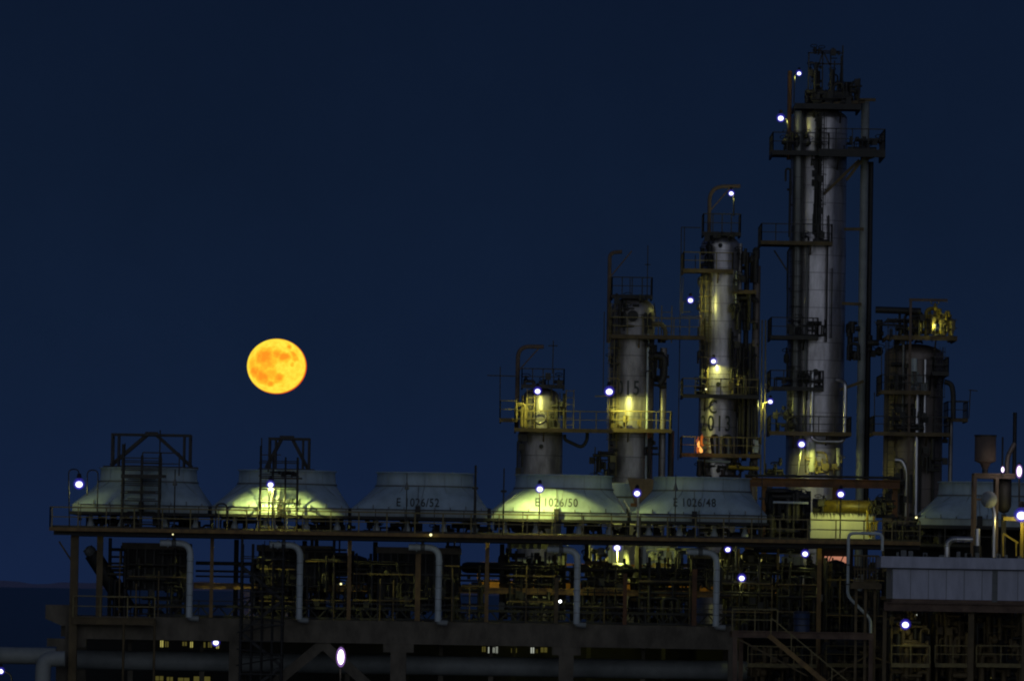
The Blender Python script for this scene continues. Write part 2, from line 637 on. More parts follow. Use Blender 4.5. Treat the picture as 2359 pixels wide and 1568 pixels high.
# reddening towards the limb on the horizon side, as the low air disperses it
sp = n.nodes.new('ShaderNodeVectorMath')
sp.operation = 'LENGTH'
flat_ = n.nodes.new('ShaderNodeVectorMath')
flat_.operation = 'MULTIPLY_ADD'
flat_.inputs[1].default_value = (1, 0, 1)
flat_.inputs[2].default_value = (0.016, 0, -0.008)
n.links.new(t.outputs['Object'], flat_.inputs[0])
n.links.new(flat_.outputs[0], sp.inputs[0])
mrr = n.nodes.new('ShaderNodeMapRange')
mrr.interpolation_type = 'SMOOTHSTEP'
mrr.inputs['From Min'].default_value = 0.955
mrr.inputs['From Max'].default_value = 1.012
n.links.new(sp.outputs['Value'], mrr.inputs['Value'])
mxr = n.nodes.new('ShaderNodeMixRGB')
mxr.inputs['Color2'].default_value = (0.75, 0.06, 0.004, 1)
n.links.new(mrr.outputs[0], mxr.inputs[0])
n.links.new(ramp.outputs[0], mxr.inputs['Color1'])
n.links.new(mxr.outputs[0], em.inputs[0])
YM = 60000
mc = P(637.5, 843.5, YM)
g = MB()
g.ball((0, 0, 0), 1.0, 64, 40)
moon = g.build('moon', moon_m)
moon.location = mc
moon.scale = (68.8 * K * YM, 68.8 * K * YM, 63.6 * K * YM)
moon['kind'] = 'thing'
tag(moon, 'full orange moon hanging low in the dark blue sky', 'moon')

# ------------------------------------------------------------------ lamps
LIGHT_COL = (0.93, 0.96, 0.21)


def add_light(parent, loc, watts, spot=None, col=LIGHT_COL, radius=0.06, aim=(0, 0, -1), blend=0.2):
    ld = bpy.data.lights.new('lamp_light', 'SPOT' if spot else 'POINT')
    ld.energy = watts
    ld.color = col
    ld.shadow_soft_size = radius
    lo = bpy.data.objects.new('lamp_light', ld)
    COL.objects.link(lo)
    lo.parent = parent
    lo.location = Vector(loc) - parent.location
    if spot:
        ld.spot_size = R(spot)
        ld.spot_blend = blend
        lo.rotation_mode = 'QUATERNION'
        lo.rotation_quaternion = Vector(aim).to_track_quat('-Z', 'Y')
    return lo


def lamp(u, v, Y, label, watts=40, spot=None, pole=None, size=1.0, aim=(0, 0, -1), off=(0, -0.1, -0.3), col=LIGHT_COL, blend=0.2,
         name='floodlight', pole_mat='dark', pole_r=0.035, group='plant floodlights'):
    c = P(u, v, Y)
    root = thing(name, label, 'lamp', c, group)
    size *= 1.16
    MB().ball(c, 0.128 * size, 14, 9, 0.85).build('bulb', 'core', root)
    MB().ball(c, 0.165 * size, 16, 10).build('inner_halo_shell', 'halo_in', root)  # added glowing shells round the bulb, the lens halo made into geometry
    MB().ball(c + Vector((0, 0, 0.03)), 0.225 * size, 16, 10).build('outer_halo_shell', 'halo_out', root)
    h = MB()
    h.lathe(c.x, c.y, [(0.02, c.z + 0.42 * size), (0.07 * size, c.z + 0.40 * size), (0.10 * size, c.z + 0.25 * size), (0.12 * size, c.z + 0.24 * size)], 14)
    h.build('housing', 'dark', root)
    if pole:
        p = MB()
        p.tube(bend(pole, 0.35, 6), pole_r, 8)
        p.build('pole', pole_mat, root)
    if watts:
        add_light(root, c + Vector(off), watts, spot, col, aim=aim, blend=blend)
    return root


def lantern(u, v, Y, wu, hu, label, watts, pole=None):
    """tall oval street lantern"""
    c = P(u, v, Y)
    px = K * Y
    root = thing('street_lamp', label, 'street lamp', c, 'oval white lanterns')
    MB().ball(c, wu / 2 * px * 0.74, 16, 12, hu / wu * 1.1).build('bulb', 'core_pink', root)
    MB().ball(c, wu / 2 * px * 1.1, 18, 12, hu / wu).build('halo_shell', 'halo_pink', root)  # added glowing shell imitating the lantern's pink halo
    h = MB()
    zt = c.z + hu / 2 * px * 1.12
    h.lathe(c.x, c.y, [(0.02, zt + 0.1), (wu * px * 0.3, zt + 0.05), (wu * px * 0.34, zt)], 14)
    h.build('cap', 'dark', root)
    if pole:
        p = MB()
        p.tube(bend(pole, 0.3, 5), 0.05, 8)
        p.build('pole', 'dark', root)
    if watts:
        add_light(root, c + Vector((0, -0.5, 0)), watts, col=(1, 0.9, 0.75), radius=0.2)
    return root


def tiny(u, v, Y, label, r=0.06, m='tiny', watts=0):
    c = P(u, v, Y)
    root = thing('bulkhead_lamp', label, 'lamp', c, 'small bulkhead lamps')
    MB().ball(c, r, 10, 7).build('bulb', m, root)
    h = MB()
    h.disc(c + Vector((0, r * 1.1, 0)), r * 1.3, (0, 1, 0), 0.05, 12)
    h.build('back_plate', 'dark', root)
    if watts:
        add_light(root, c + Vector((0, -0.2, -0.1)), watts)
    return root


# ------------------------------------------------------------------ concrete table of the fan bank
YT = 362.0                     # front face of the table


def zt(v, u=1179, Y=YT):
    return P(u, v, Y).z


def xt(u, v, Y=YT):
    return P(u, v, Y).x


Z_TAB_TOP = zt(1430, 900)
Z_TAB_BOT = zt(1482, 900)
xl, xr = xt(150, 1450), xt(1690, 1460)
table = thing('concrete_table', 'long weathered concrete table frame carrying the steel and fans, with V brace below', 'concrete frame', ((xl + xr) / 2, YT + 5, 0))
m_ = MB()
m_.box(xl, xr, YT, YT + 0.9, Z_TAB_BOT, Z_TAB_TOP)
m_.box(xl, xr, YT + 8.2, YT + 9.0, Z_TAB_BOT, Z_TAB_TOP)
for u in (152, 540, 915, 1305, 1668):
    x = xt(u, 1470)
    m_.box(x - 0.35, x + 0.35, YT + 0.903, YT + 8.197, Z_TAB_BOT + 0.1, Z_TAB_TOP - 0.05)
m_.build('edge_beam', 'concrete', table)
m_ = MB()
m_.box(xl + 0.2, xr - 0.2, YT + 0.91, YT + 8.19, Z_TAB_TOP - 0.045, Z_TAB_TOP + 0.02)
m_.build('slab', 'concrete', table)
for u, wd in ((152, 46), (540, 26), (917, 36), (1304, 34), (1688, 22)):
    x = xt(u, 1520)
    hw = wd / 2 * K * YT
    c_ = MB()
    c_.mark()
    c_.box(x - hw, x + hw, YT + 0.06, YT + 0.86, 0, Z_TAB_BOT - 0.002)
    if wd > 30:
        cap = hw * 1.95
        zc = Z_TAB_BOT - 0.004
        c_.add([(x - cap, YT + 0.03, zc), (x + cap, YT + 0.03, zc), (x + cap, YT + 0.89, zc), (x - cap, YT + 0.89, zc),
                (x - cap, YT + 0.03, zc - 0.45), (x + cap, YT + 0.03, zc - 0.45), (x + cap, YT + 0.89, zc - 0.45), (x - cap, YT + 0.89, zc - 0.45)],
               [(0, 1, 2, 3), (4, 7, 6, 5), (0, 4, 5, 1), (1, 5, 6, 2), (2, 6, 7, 3), (3, 7, 4, 0)])
    c_.mark()
    c_.box(x - hw, x + hw, YT + 8.3, YT + 8.95, 0, Z_TAB_BOT - 0.002)
    c_.each('column', 'concrete', table)
for (u0, v0, u1, v1) in ((748, 1478, 612, 1590), (740, 1478, 862, 1590)):
    a, b = P(u0, v0, YT + 0.45), P(u1, v1, YT + 0.45)
    d = (b - a)
    a = a - d.normalized() * -0.1
    b = a + d * 2.0
    MB().beam(a, b, 0.62, 0.55).build('brace', 'concrete', table)
# flared left end with its short ledge
e = MB()
xa, xb = xt(104, 1420), xt(168, 1420)
za, zb, zc = zt(1392, 130), zt(1424, 130), zt(1440, 150)
e.add([(xa, YT + .1, za), (xb, YT + .1, za), (xb, YT + .1, zc), (xa + 0.9, YT + .1, zc), (xa, YT + .1, zb),
       (xa, YT + 3, za), (xb, YT + 3, za), (xb, YT + 3, zc), (xa + 0.9, YT + 3, zc), (xa, YT + 3, zb)],
      [(0, 4, 3, 2, 1), (5, 6, 7, 8, 9), (0, 1, 6, 5), (4, 0, 5, 9), (3, 4, 9, 8), (2, 3, 8, 7), (1, 2, 7, 6)])
e.build('end_ledge', 'concrete', table)

# small ledge platform with guard rail on the left end
led = thing('ledge_platform', 'short ochre platform with guard rail at the left end of the concrete frame', 'platform', P(260, 1430, YT - 0.8))
a, b = P(168, 1428, YT - 0.8), P(356, 1430, YT - 0.8)
m_ = MB()
m_.ibeam((a.x, YT - 0.9, a.z), (b.x, YT - 0.9, a.z), 0.2, 0.40)
m_.box(a.x, b.x, YT - 0.79, YT - 0.02, a.z + 0.1, a.z + 0.18)
m_.build('floor', 'ochre_dim', led)
m_ = MB()
railing(m_, [(a.x, YT - 0.9, a.z + 0.2), (b.x, YT - 0.9, a.z + 0.2)], 1.15, 1.4, 0.03)
m_.build('railing', 'rail', led)

# ------------------------------------------------------------------ steel deck in front of the fans
YD = 360.0
ZD = zt(1222, 650, YD)          # deck top
xd0, xd1 = P(113, 1222, YD).x, P(2120, 1255, YD).x
deck = thing('fan_deck', 'long ochre steel walkway deck with guard rail running below the white fan hoods', 'walkway', ((xd0 + xd1) / 2, YD, ZD))
m_ = MB()
m_.box(xd0, xd1, YD, YD + 0.05, ZD - 0.20, ZD)
m_.box(xd0, xd1, YD + 0.053, YD + 1.6, ZD - 0.08, ZD - 0.02)
m_.build('edge_channel', 'ochre', deck)
m_ = MB()
m_.mark()
m_.ibeam((xd0 + 0.2, YD + 0.75, ZD - 0.27), (xd1, YD + 0.75, ZD - 0.27), 0.3, 0.30)
m_.mark()
m_.ibeam((xd0 + 0.6, YD + 9.4, ZD - 0.27), (xd1, YD + 9.4, ZD - 0.27), 0.3, 0.30)
k = xd0 + 1.2
while k < xd1:
    m_.mark()
    m_.beam((k, YD + 0.95, ZD - 0.24), (k, YD + 9.2, ZD - 0.24), 0.14, 0.2)
    k += 1.95
m_.each('girder', 'dark', deck)
rl = MB()
railing(rl, [(xd0 + 0.04, YD + 1.5, ZD), (xd0 + 0.04, YD + 0.04, ZD), (xd1 - 0.04, YD + 0.04, ZD)], 1.1, 1.56, 0.036)
rl.build('railing', 'rail', deck)
kp = MB()
kp.box(xd0, xd1, YD + 1.62, YD + 1.70, ZD - 0.06, ZD + 0.12)
kp.build('kick_plate', 'dark', deck)
# upper hand line carried by thin stanchions along the hood skirts
hl = MB()
zz = ZD + 1.28
xx = xd0 + 1.6
while xx < xd1 - 6:
    hl.beam((xx, YD + 1.66, ZD - 0.05), (xx, YD + 1.66, zz), 0.045)
    xx += 1.62
hl.beam((xd0 + 1.6, YD + 1.66, zz), (xd1 - 6.5, YD + 1.66, zz), 0.05)
hl.build('hand_line', 'dark', deck)

# steel columns between the table and the deck, each one bolted on its own
cols = [(171, 1240, 1600, 'ochre_dim', 18, 'leftmost ochre steel post at the open end of the deck'),
        (229, 1250, 1425, 'ochre_dim', 14, 'dim ochre post behind the dark sloping duct'),
        (487, 1250, 1430, 'ochre', 8, 'slim ochre post just left of the dark stair scaffold'),
        (804, 1250, 1430, 'ochre', 9, 'slim ochre post above the street lantern and V brace'),
        (962, 1275, 1430, 'ochre', 12, 'broad ochre post left of the third white downpipe'),
        (1121, 1250, 1435, 'ochre', 9, 'slim ochre post in front of the bright sky gap'),
        (1281, 1330, 1432, 'ochre_dim', 9, 'short ochre post left of the fourth white downpipe'),
        (1439, 1320, 1436, 'rust', 9, 'rust brown post under the bright yellow pipe elbow'),
        (1599, 1310, 1440, 'rust', 11, 'rust brown post left of the fifth white downpipe'),
        (1886, 1250, 1450, 'ochre', 10, 'ochre post between the glowing pink opening and a floodlight')]
for u, v0, v1, mm, wu, lb in cols:
    a = P(u, (v0 + v1) / 2, YT + 0.25)
    hw = wu * K * YT
    z0 = Z_TAB_TOP if v1 < 1500 else 0
    if u > 1700:
        z0 = 0
    z1 = P(u, v0, YT + 0.25).z
    if v0 <= 1260:
        z1 = ZD - 0.44
    t_ = thing('steel_post', lb, 'post', (a.x, YT + 0.25, z0), 'steel posts between concrete frame and deck')
    yy = YT + 0.25 if v1 < 1500 else YT - 0.5
    MB().ibeam((a.x, yy, z0 + 0.04), (a.x, yy, z1), hw, hw).build('shaft', mm, t_)
    MB().box(a.x - hw * .7, a.x + hw * .7, yy - hw * .7, yy + hw * .7, z0 + 0.001, z0 + 0.038).build('base_plate', 'dark', t_)
# dark posts of the rear line
for u, lb in ((543, 'black rear post beside the dark stair scaffold'), (1155, 'black rear post crossing the bright sky gap'),
              (1466, 'black rear post right of the yellow pipe elbow'), (863, 'black rear post right of the small sky windows'), (700, 'black rear post behind the second white downpipe')):
    a = P(u, 1340, YT + 8.6)
    MBp = MB().ibeam((a.x, YT + 8.6, Z_TAB_TOP), (a.x, YT + 8.6, ZD - 0.44), 0.26, 0.26)
    o = MBp.build('steel_stanchion', 'dark')
    tag(o, lb, 'post', 'black posts of the rear line')

# ------------------------------------------------------------------ fan hoods
YH = 366.0
HB = 3.80                       # half width of the base
RR = 2.72                       # fan ring radius
RSH = 0.24                      # the ring sits a little to the right of the base
Z_BASE = P(1287, 1197, YH).z
Z_SK = P(1287, 1180, YH).z
Z_RB = P(1287, 1126, YH).z
Z_RT = P(1287, 1094, YH).z


def hood_geo(cx, cy):
    h = MB()
    N = 96
    L = 16
    vs_, fs_ = [], []
    for i in range(L + 1):
        t = i / L
        ex = 2 + 10 * (1 - t) ** 2.2
        rad = HB + (RR - HB) * (t ** 0.93)
        z = Z_SK + (Z_RB - Z_SK) * t
        for k in range(N):
            a = 2 * math.pi * k / N
            c, s = math.cos(a), math.sin(a)
            q = (abs(c) ** ex + abs(s) ** ex) ** (-1 / ex)
            vs_.append((cx + RSH * t + rad * c * q, cy + rad * s * q, z))
    for i in range(L):
        for k in range(N):
            k2 = (k + 1) % N
            fs_.append((i * N + k, i * N + k2, (i + 1) * N + k2, (i + 1) * N + k))
    h.add(vs_, fs_, True)
    return h


def fan_hood(u, label, text=None, light_off=False):
    c = P(u, 1180, YH)
    cx, cy = c.x, YH
    root = thing('fan_hood', label, 'fan hood', (cx, cy, Z_BASE), 'white fan hoods on the steel deck')
    hg = hood_geo(cx, cy)
    hd = hg.build('hood', 'hood', root)
    rx = cx + RSH
    rg = MB()
    rg.lathe(rx, cy, [(RR + 0.02, Z_RB + 0.003), (RR - 0.03, Z_RB + 0.3), (RR - 0.05, Z_RT - 0.06), (RR + 0.05, Z_RT - 0.055), (RR + 0.05, Z_RT), (RR - 0.12, Z_RT), (RR - 0.14, Z_RB + 0.1)], 64)
    rg.build('fan_ring', 'hood', root)
    fl = MB()
    fl.lathe(rx, cy, [(RR + 0.01, Z_RB - 0.03), (RR + 0.08, Z_RB - 0.03), (RR + 0.08, Z_RB + 0.04), (RR + 0.01, Z_RB + 0.04)], 64, False)
    fl.build('flange', 'seam', root)
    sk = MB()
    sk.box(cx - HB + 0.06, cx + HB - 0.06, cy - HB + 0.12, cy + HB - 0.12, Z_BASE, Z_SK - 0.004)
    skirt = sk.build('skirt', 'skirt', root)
    bo = MB()
    for k in range(-4, 5):
        bo.box(cx + k * 0.85 - 0.02, cx + k * 0.85 + 0.02, cy - HB - 0.05, cy - HB + 0.05, Z_SK - 0.02, Z_SK + 0.12 + 0.1 * ((k * 7) % 3 == 0))
    bo.build('stiffener', 'seam', skirt)
    bt = MB()
    bt.box(cx - HB - 0.06, cx + HB + 0.06, cy - HB - 0.06, cy + HB + 0.06, Z_BASE - 0.16, Z_BASE - 0.003)
    bt.build('base_frame', 'black', root)
    # fan hub and blades inside the ring
    fb = MB()
    fb.tube([(cx, cy, Z_RB), (cx, cy, Z_RB + 0.35)], 0.35, 16)
    for k in range(6):
        a = k * math.pi / 3
        fb.beam((cx + 0.3 * math.cos(a), cy + 0.3 * math.sin(a), Z_RB + 0.2), (cx + 2.4 * math.cos(a), cy + 2.4 * math.sin(a), Z_RB + 0.24), 0.35, 0.05)
    fb.build('fan', 'dark', root)
    sm = MB()
    for k in range(5):
        a = -math.pi / 2 + (k - 2) * 0.42
        ex = 2 + 10
        q = (abs(math.cos(a)) ** ex + abs(math.sin(a)) ** ex) ** (-1 / ex)
        p0 = Vector((cx + HB * math.cos(a) * q, cy + HB * math.sin(a) * q - 0.01, Z_SK))
        p1 = Vector((rx + RR * math.cos(a), cy + RR * math.sin(a) - 0.03, Z_RB))
        sm.beam(p0, p1, 0.018, 0.03)
        sm.beam(p1 + Vector((0, -0.01, 0)), p1 + Vector((0, 0.02, Z_RT - Z_RB)), 0.018, 0.03)
    sm.build('panel_joint', 'skirt', hd)
    # black junction box and its conduit on the front
    jx = P(u - 6, 1190, YH - HB).x
    jb = MB()
    jb.box(jx - 0.14, jx + 0.14, cy - HB - 0.22, cy - HB - 0.07, Z_BASE - 0.02, Z_SK + 0.16)
    jb.build('junction_box', 'black', root)
    cd = MB()
    cd.tube([(jx, cy - HB - 0.10, Z_SK + 0.15), (jx, cy - HB - 0.10, Z_SK + 0.3), (jx, cy - RR - 0.12, Z_RB - 0.05)], 0.022, 6)
    cd.build('conduit', 'seam', root)
    if text:
        bv = BVHTree.FromPolygons([tuple(p) for p in hg.v], hg.f)
        vs2, fs2 = text_shape(text, 0.46, 0.80, 1.12)
        tx, tz = P(u - 6, 1159, YH - 3.2).x, P(u - 6, 1166, YH - 3.2).z
        tv = []
        for x, y in vs2:
            hit = bv.ray_cast(Vector((tx + x, cy - 12, tz + y)), Vector((0, 1, 0)))
            yy = hit[0].y if hit[0] else cy - RR
            tv.append((tx + x, yy - 0.035, tz + y))
        L = MB()
        L.add(tv, fs2)
        L.build('lettering', 'ink', hd)
    return root


fan_hood(331, 'leftmost white fan hood, behind the first dark access tower')
fan_hood(650, 'floodlit white fan hood behind the dark scaffold, second from the left', 'E 1026/54')
fan_hood(968, 'unlit white fan hood lettered E 1026/52', 'E 1026/52')
fan_hood(1287, 'brightly floodlit white fan hood lettered E 1026/50', 'E 1026/50')
fan_hood(1605, 'unlit white fan hood lettered E 1026/48', 'E 1026/48')
fan_hood(2262, 'white fan hood at far right, half hidden by the brown tank frame')

# small rear hood seen between two front hoods
c = P(1445, 1140, 384)
rh = thing('fan_hood', 'small pale fan hood in the back row between hoods 50 and 48', 'fan hood', (c.x, 384, P(1445, 1200, 384).z))
m_ = MB()
m_.lathe(c.x, 384, [(2.4, P(1445, 1200, 384).z), (1.35, P(1445, 1146, 384).z), (1.35, P(1445, 1113, 384).z), (1.2, P(1445, 1113, 384).z)], 48)
m_.build('hood', 'hood', rh)
m_ = MB()
m_.lathe(c.x, 384, [(1.36, P(1445, 1147, 384).z), (1.42, P(1445, 1147, 384).z), (1.42, P(1445, 1143, 384).z), (1.36, P(1445, 1143, 384).z)], 48)
m_.build('flange', 'seam', rh)

# equipment hanging below each hood (drive, plenum) -----------------------------------------------
for i, (u0, u1, v1, lb) in enumerate(((289, 434, 1358, 'dark louvred plenum below the leftmost fan hood'), (598, 760, 1352, 'dark louvred plenum below the floodlit hood behind the scaffold'),
                                      (872, 1058, 1398, 'tall dark plenum with grey header below hood 52'), (1592, 1646, 1345, 'narrow dark plenum below hood 48'))):
    a, b = P(u0, 1258, YH), P(u1, 1258, YH)
    z1 = ZD - 0.75
    z0 = P(u0, v1, YH).z
    t_ = thing('plenum', lb, 'plenum', ((a.x + b.x) / 2, YH, z0), 'dark plenums below the fan hoods')
    m_ = MB()
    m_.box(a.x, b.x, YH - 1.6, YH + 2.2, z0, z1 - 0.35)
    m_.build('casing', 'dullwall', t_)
    m_ = MB()
    kx = a.x + 0.25
    while kx < b.x - 0.1:
        m_.box(kx - 0.05, kx + 0.05, YH - 1.72, YH - 1.603, z0 + 0.1, z1 - 0.36)
        kx += 0.48
    for q in (0.3, 0.62):
        zq = z0 + (z1 - z0 - 0.35) * q
        m_.box(a.x + 0.02, b.x - 0.02, YH - 1.76, YH - 1.725, zq - 0.05, zq + 0.05)
    m_.build('louvre', 'dark', t_)
    m_ = MB()
    m_.box(a.x - 0.1, b.x + 0.1, YH - 1.75, YH + 2.3, z1 - 0.347, z1)
    m_.build('header', 'concrete', t_)
    m_ = MB()
    clutter(m_, a.x, b.x, YH - 2.4, YH - 1.8, z0 - 0.2, z1 - 0.4, 16, 0.03, 0.10, 40 + i)
    m_.build('small_piping', 'dark', t_)

# clutter between deck level and skirts: gearboxes and belts, one per bay
for i, (u, lb) in enumerate(((250, 'dark gearbox set under the left edge of the leftmost hood'), (420, 'dark gearbox set right of the first access tower'), (580, 'dark gearbox set at the foot of the scaffold'),
                             (745, 'dark gearbox set above the slim ochre post by the V brace'), (905, 'dark gearbox set under the left half of hood 52'), (1060, 'dark gearbox set under the right half of hood 52'),
                             (1200, 'yellow lit gearbox set under the left half of hood 50'), (1370, 'yellow lit gearbox set under the right half of hood 50'), (1530, 'dark gearbox set under the left half of hood 48'), (1680, 'dark gearbox set under the right half of hood 48'))):
    c = P(u, 1210, YH - 1)
    t_ = thing('gearbox_set', lb, 'gearbox', (c.x, YH - 1, ZD), 'gearbox sets below the hood skirts')
    m_ = MB()
    clutter(m_, c.x - 1.7, c.x + 1.7, YH - 2.2, YH + 1.5, ZD - 0.1, Z_BASE - 0.2, 26, 0.05, 0.16, 70 + i)
    m_.build('piping', 'dark', t_)
    m_ = MB()
    for s_ in (-0.9, 0.8):
        m_.mark()
        m_.tube([(c.x + s_, YH - 2.5, ZD), (c.x + s_, YH - 2.5, ZD + 0.25), (c.x + s_, YH - 2.5, ZD + 0.45), (c.x + s_, YH - 2.5, Z_BASE - 0.17)], [0.2, 0.2, 0.12, 0.12], 10)
    m_.each('support_leg', 'pipe', t_)

# ------------------------------------------------------------------ white downpipes
Yp = YT - 0.55


def downpipe(label):
    z_h, z_b = P(1328, 1266, Yp).z, P(1328, 1440, Yp).z
    root = thing('downpipe', label, 'pipe', (0, Yp, z_b), 'white downpipes in front of the fan bank')
    px = K * Yp
    r = 7.4 * px
    m_ = MB()
    m_.tube(bend([(-70 * px, Yp, z_h), (0, Yp, z_h), (0, Yp, z_b + 0.1)], 0.65, 8), r, 16)
    m_.build('pipe', 'pipe', root)
    m_ = MB()
    zq = z_b + 0.7
    while zq < z_h - 0.8:
        m_.disc((0, Yp, zq), r * 1.025, (0, 0, 1), 0.025, 16)
        zq += 0.62
    m_.build('joint_band', 'seam', root)
    m_ = MB()
    for z in (z_h - 0.75, z_b + 1.9, z_b + 0.25):
        m_.disc((0, Yp, z), r * 1.14, (0, 0, 1), 0.06, 16)
    m_.disc((-52 * px, Yp, z_h), r * 1.35, (1, 0, 0), 0.08, 16)
    m_.build('flange', 'pipe', root)
    m_ = MB()
    xs = -38 * px
    m_.tube([(xs, Yp, z_h - 0.15), (xs, Yp, z_h + 0.75)], 0.085, 10)
    m_.ball((xs, Yp, z_h), r * 1.25, 12, 8)
    m_.ring((xs, Yp, z_h + 0.78), 0.22, (0, 0.3, 1), 0.025, 14)
    m_.build('valve', 'seam', root)
    m_ = MB()
    m_.tube(bend([(0, Yp, z_b + 0.35), (0, Yp, z_b + 0.05), (22 * px, Yp, z_b + 0.02)], 0.2, 5), r * 0.86, 12)
    m_.build('foot', 'pipe_big', root)
    return root


dp = downpipe('first white downpipe from the left, below the leftmost hood')
dp.location.x = P(437, 1340, Yp).x
for u, lb in ((690, 'second white downpipe, right of the dark stair scaffold'), (1010, 'third white downpipe, right of the broad ochre post'),
              (1329, 'fourth white downpipe, below hood 50 and left of the yellow elbow'), (1650, 'fifth white downpipe, right end of the concrete frame')):
    dup(dp, (P(u, 1340, Yp).x, Yp, dp.location.z), lb, 'white downpipes in front of the fan bank')

# ------------------------------------------------------------------ access towers on the hoods


def access_tower(name, label, u0, u1, v_top, v_bot, Y, depth, step, extra=(), m='dark', bars=3, r=0.045):
    a, b = P(u0, (v_top + v_bot) / 2, Y), P(u1, (v_top + v_bot) / 2, Y)
    z0, z1 = P((u0 + u1) / 2, v_bot, Y).z, P((u0 + u1) / 2, v_top, Y).z
    root = thing(name, label, 'scaffold', ((a.x + b.x) / 2, Y, z0))
    p = MB()
    for k in range(bars):
        x = a.x + (b.x - a.x) * k / (bars - 1)
        p.mark()
        p.tube([(x, Y, z0), (x, Y, z1 + (0.0 if k else 0.6))], r * (1.4 if k in (0, bars - 1) else 0.8), 8)
        p.mark()
        p.tube([(x, Y + depth, z0), (x, Y + depth, z1)], r, 8)
    p.each('upright', m, root)
    h = MB()
    z = z0 + step * 0.5
    while z < z1:
        h.beam((a.x - 0.1, Y - 0.06, z), (b.x + 0.1, Y - 0.06, z), 0.06)
        h.beam((a.x, Y + depth + 0.06, z + 0.12), (b.x, Y + depth + 0.06, z + 0.12), 0.05)
        h.beam((a.x, Y, z), (a.x, Y + depth, z), 0.05)
        h.beam((b.x, Y, z), (b.x, Y + depth, z), 0.05)
        z += step
    h.build('ledger', m, root)
    return root, a.x, b.x, z0, z1


r1, ax, bx, z0, z1 = access_tower('access_tower', 'dark ladder tower with stair treads in front of the leftmost hood', 282, 367, 1048, 1232, 361.6, 0.9, 0.42, bars=3, r=0.055)
f = MB()
zp = P(320, 1095, 361.6).z
f.box(ax - 0.1, bx + 0.3, 361.5, 362.7, zp - 0.09, zp + 0.07)
f.build('landing', 'dark', r1)
f = MB()
railing(f, [(ax + 1.0, 362.8, zp + 0.05), (bx + 1.0, 362.8, zp + 0.05)], 1.25, 1.1, 0.035)
railing(f, [(ax, 361.5, zp + 0.07), (bx + 0.1, 361.5, zp + 0.07)], 0.9, 1.0, 0.03)
f.build('railing', 'dark', r1)
f = MB()
for k in range(9):
    q = k / 8
    z = z0 + 0.2 + (zp - z0 - 0.4) * q
    f.box(ax + 0.25, bx - 0.25, 361.75 + 0.05 * k, 361.98 + 0.05 * k, z, z + 0.04)
f.build('stair_tread', 'dark', r1)
f = MB()
f.mark()
f.tube([(ax + 0.1, 361.6, z1), (ax + 0.1, 361.6, P(283, 1020, 361.6).z)], 0.03, 6)
f.mark()
f.tube([(bx - 0.02, 361.6, z1), (bx - 0.02, 361.6, P(368, 990, 361.6).z)], 0.04, 6)
f.each('pole', 'dark', r1)

r2, ax, bx, z0, z1 = access_tower('access_tower', 'black tube scaffold standing in front of the floodlit second hood', 599, 684, 1052, 1232, 361.2, 0.8, 0.72, bars=4, r=0.042, m='black')
f = MB()
zp = P(640, 1100, 361.2).z
f.box(ax - 0.05, bx + 0.25, 361.1, 362.2, zp - 0.05, zp + 0.03)
clutter(f, ax + 0.2, bx - 0.1, 361.3, 362.0, zp + 0.05, zp + 0.35, 7, 0.03, 0.08, 5)
f.build('landing', 'black', r2)
f = MB()
f.tube([(ax + 0.03, 361.2, z1), (ax + 0.03, 361.2, P(601, 1008, 361.2).z)], 0.035, 6)
f.beam((ax, 361.2, z1 + 0.1), (ax + 1.1, 361.2, z1 + 0.12), 0.05)
f.build('pole', 'dark', r2)

# dark scaffold stair below, to the ground
r3, ax, bx, z0, z1 = access_tower('stair_scaffold', 'black scaffold stair tower rising from the ground past the concrete frame', 553, 648, 1252, 1760, 360.4, 1.6, 0.9, bars=5, r=0.05, m='black')
f = MB()
z = z0
s_ = 1
while z < z1 - 2:
    a_, b_ = (ax, bx) if s_ > 0 else (bx, ax)
    for yy in (360.5, 361.3):
        f.beam((a_, yy, z), (b_, yy, z + 1.8), 0.07, 0.16)
    for k in range(8):
        q = (k + 0.5) / 8
        f.box(a_ + (b_ - a_) * q - 0.13, a_ + (b_ - a_) * q + 0.13, 360.55, 361.25, z + 1.8 * q, z + 1.8 * q + 0.03)
    z += 1.8
    s_ = -s_
f.build('stair_flight', 'black', r3)
f = MB()
for k, z in enumerate([z0 + 0.9 * q for q in range(1, 14)]):
    if z < z1 - 0.4:
        f.mark()
        f.tube([(ax - 0.2, 360.35, z), (bx + 0.15, 360.35, z + (0.5 if k % 2 else -0.3))], 0.04, 6)
f.each('diagonal', 'black', r3)

# A frames on the hood rings


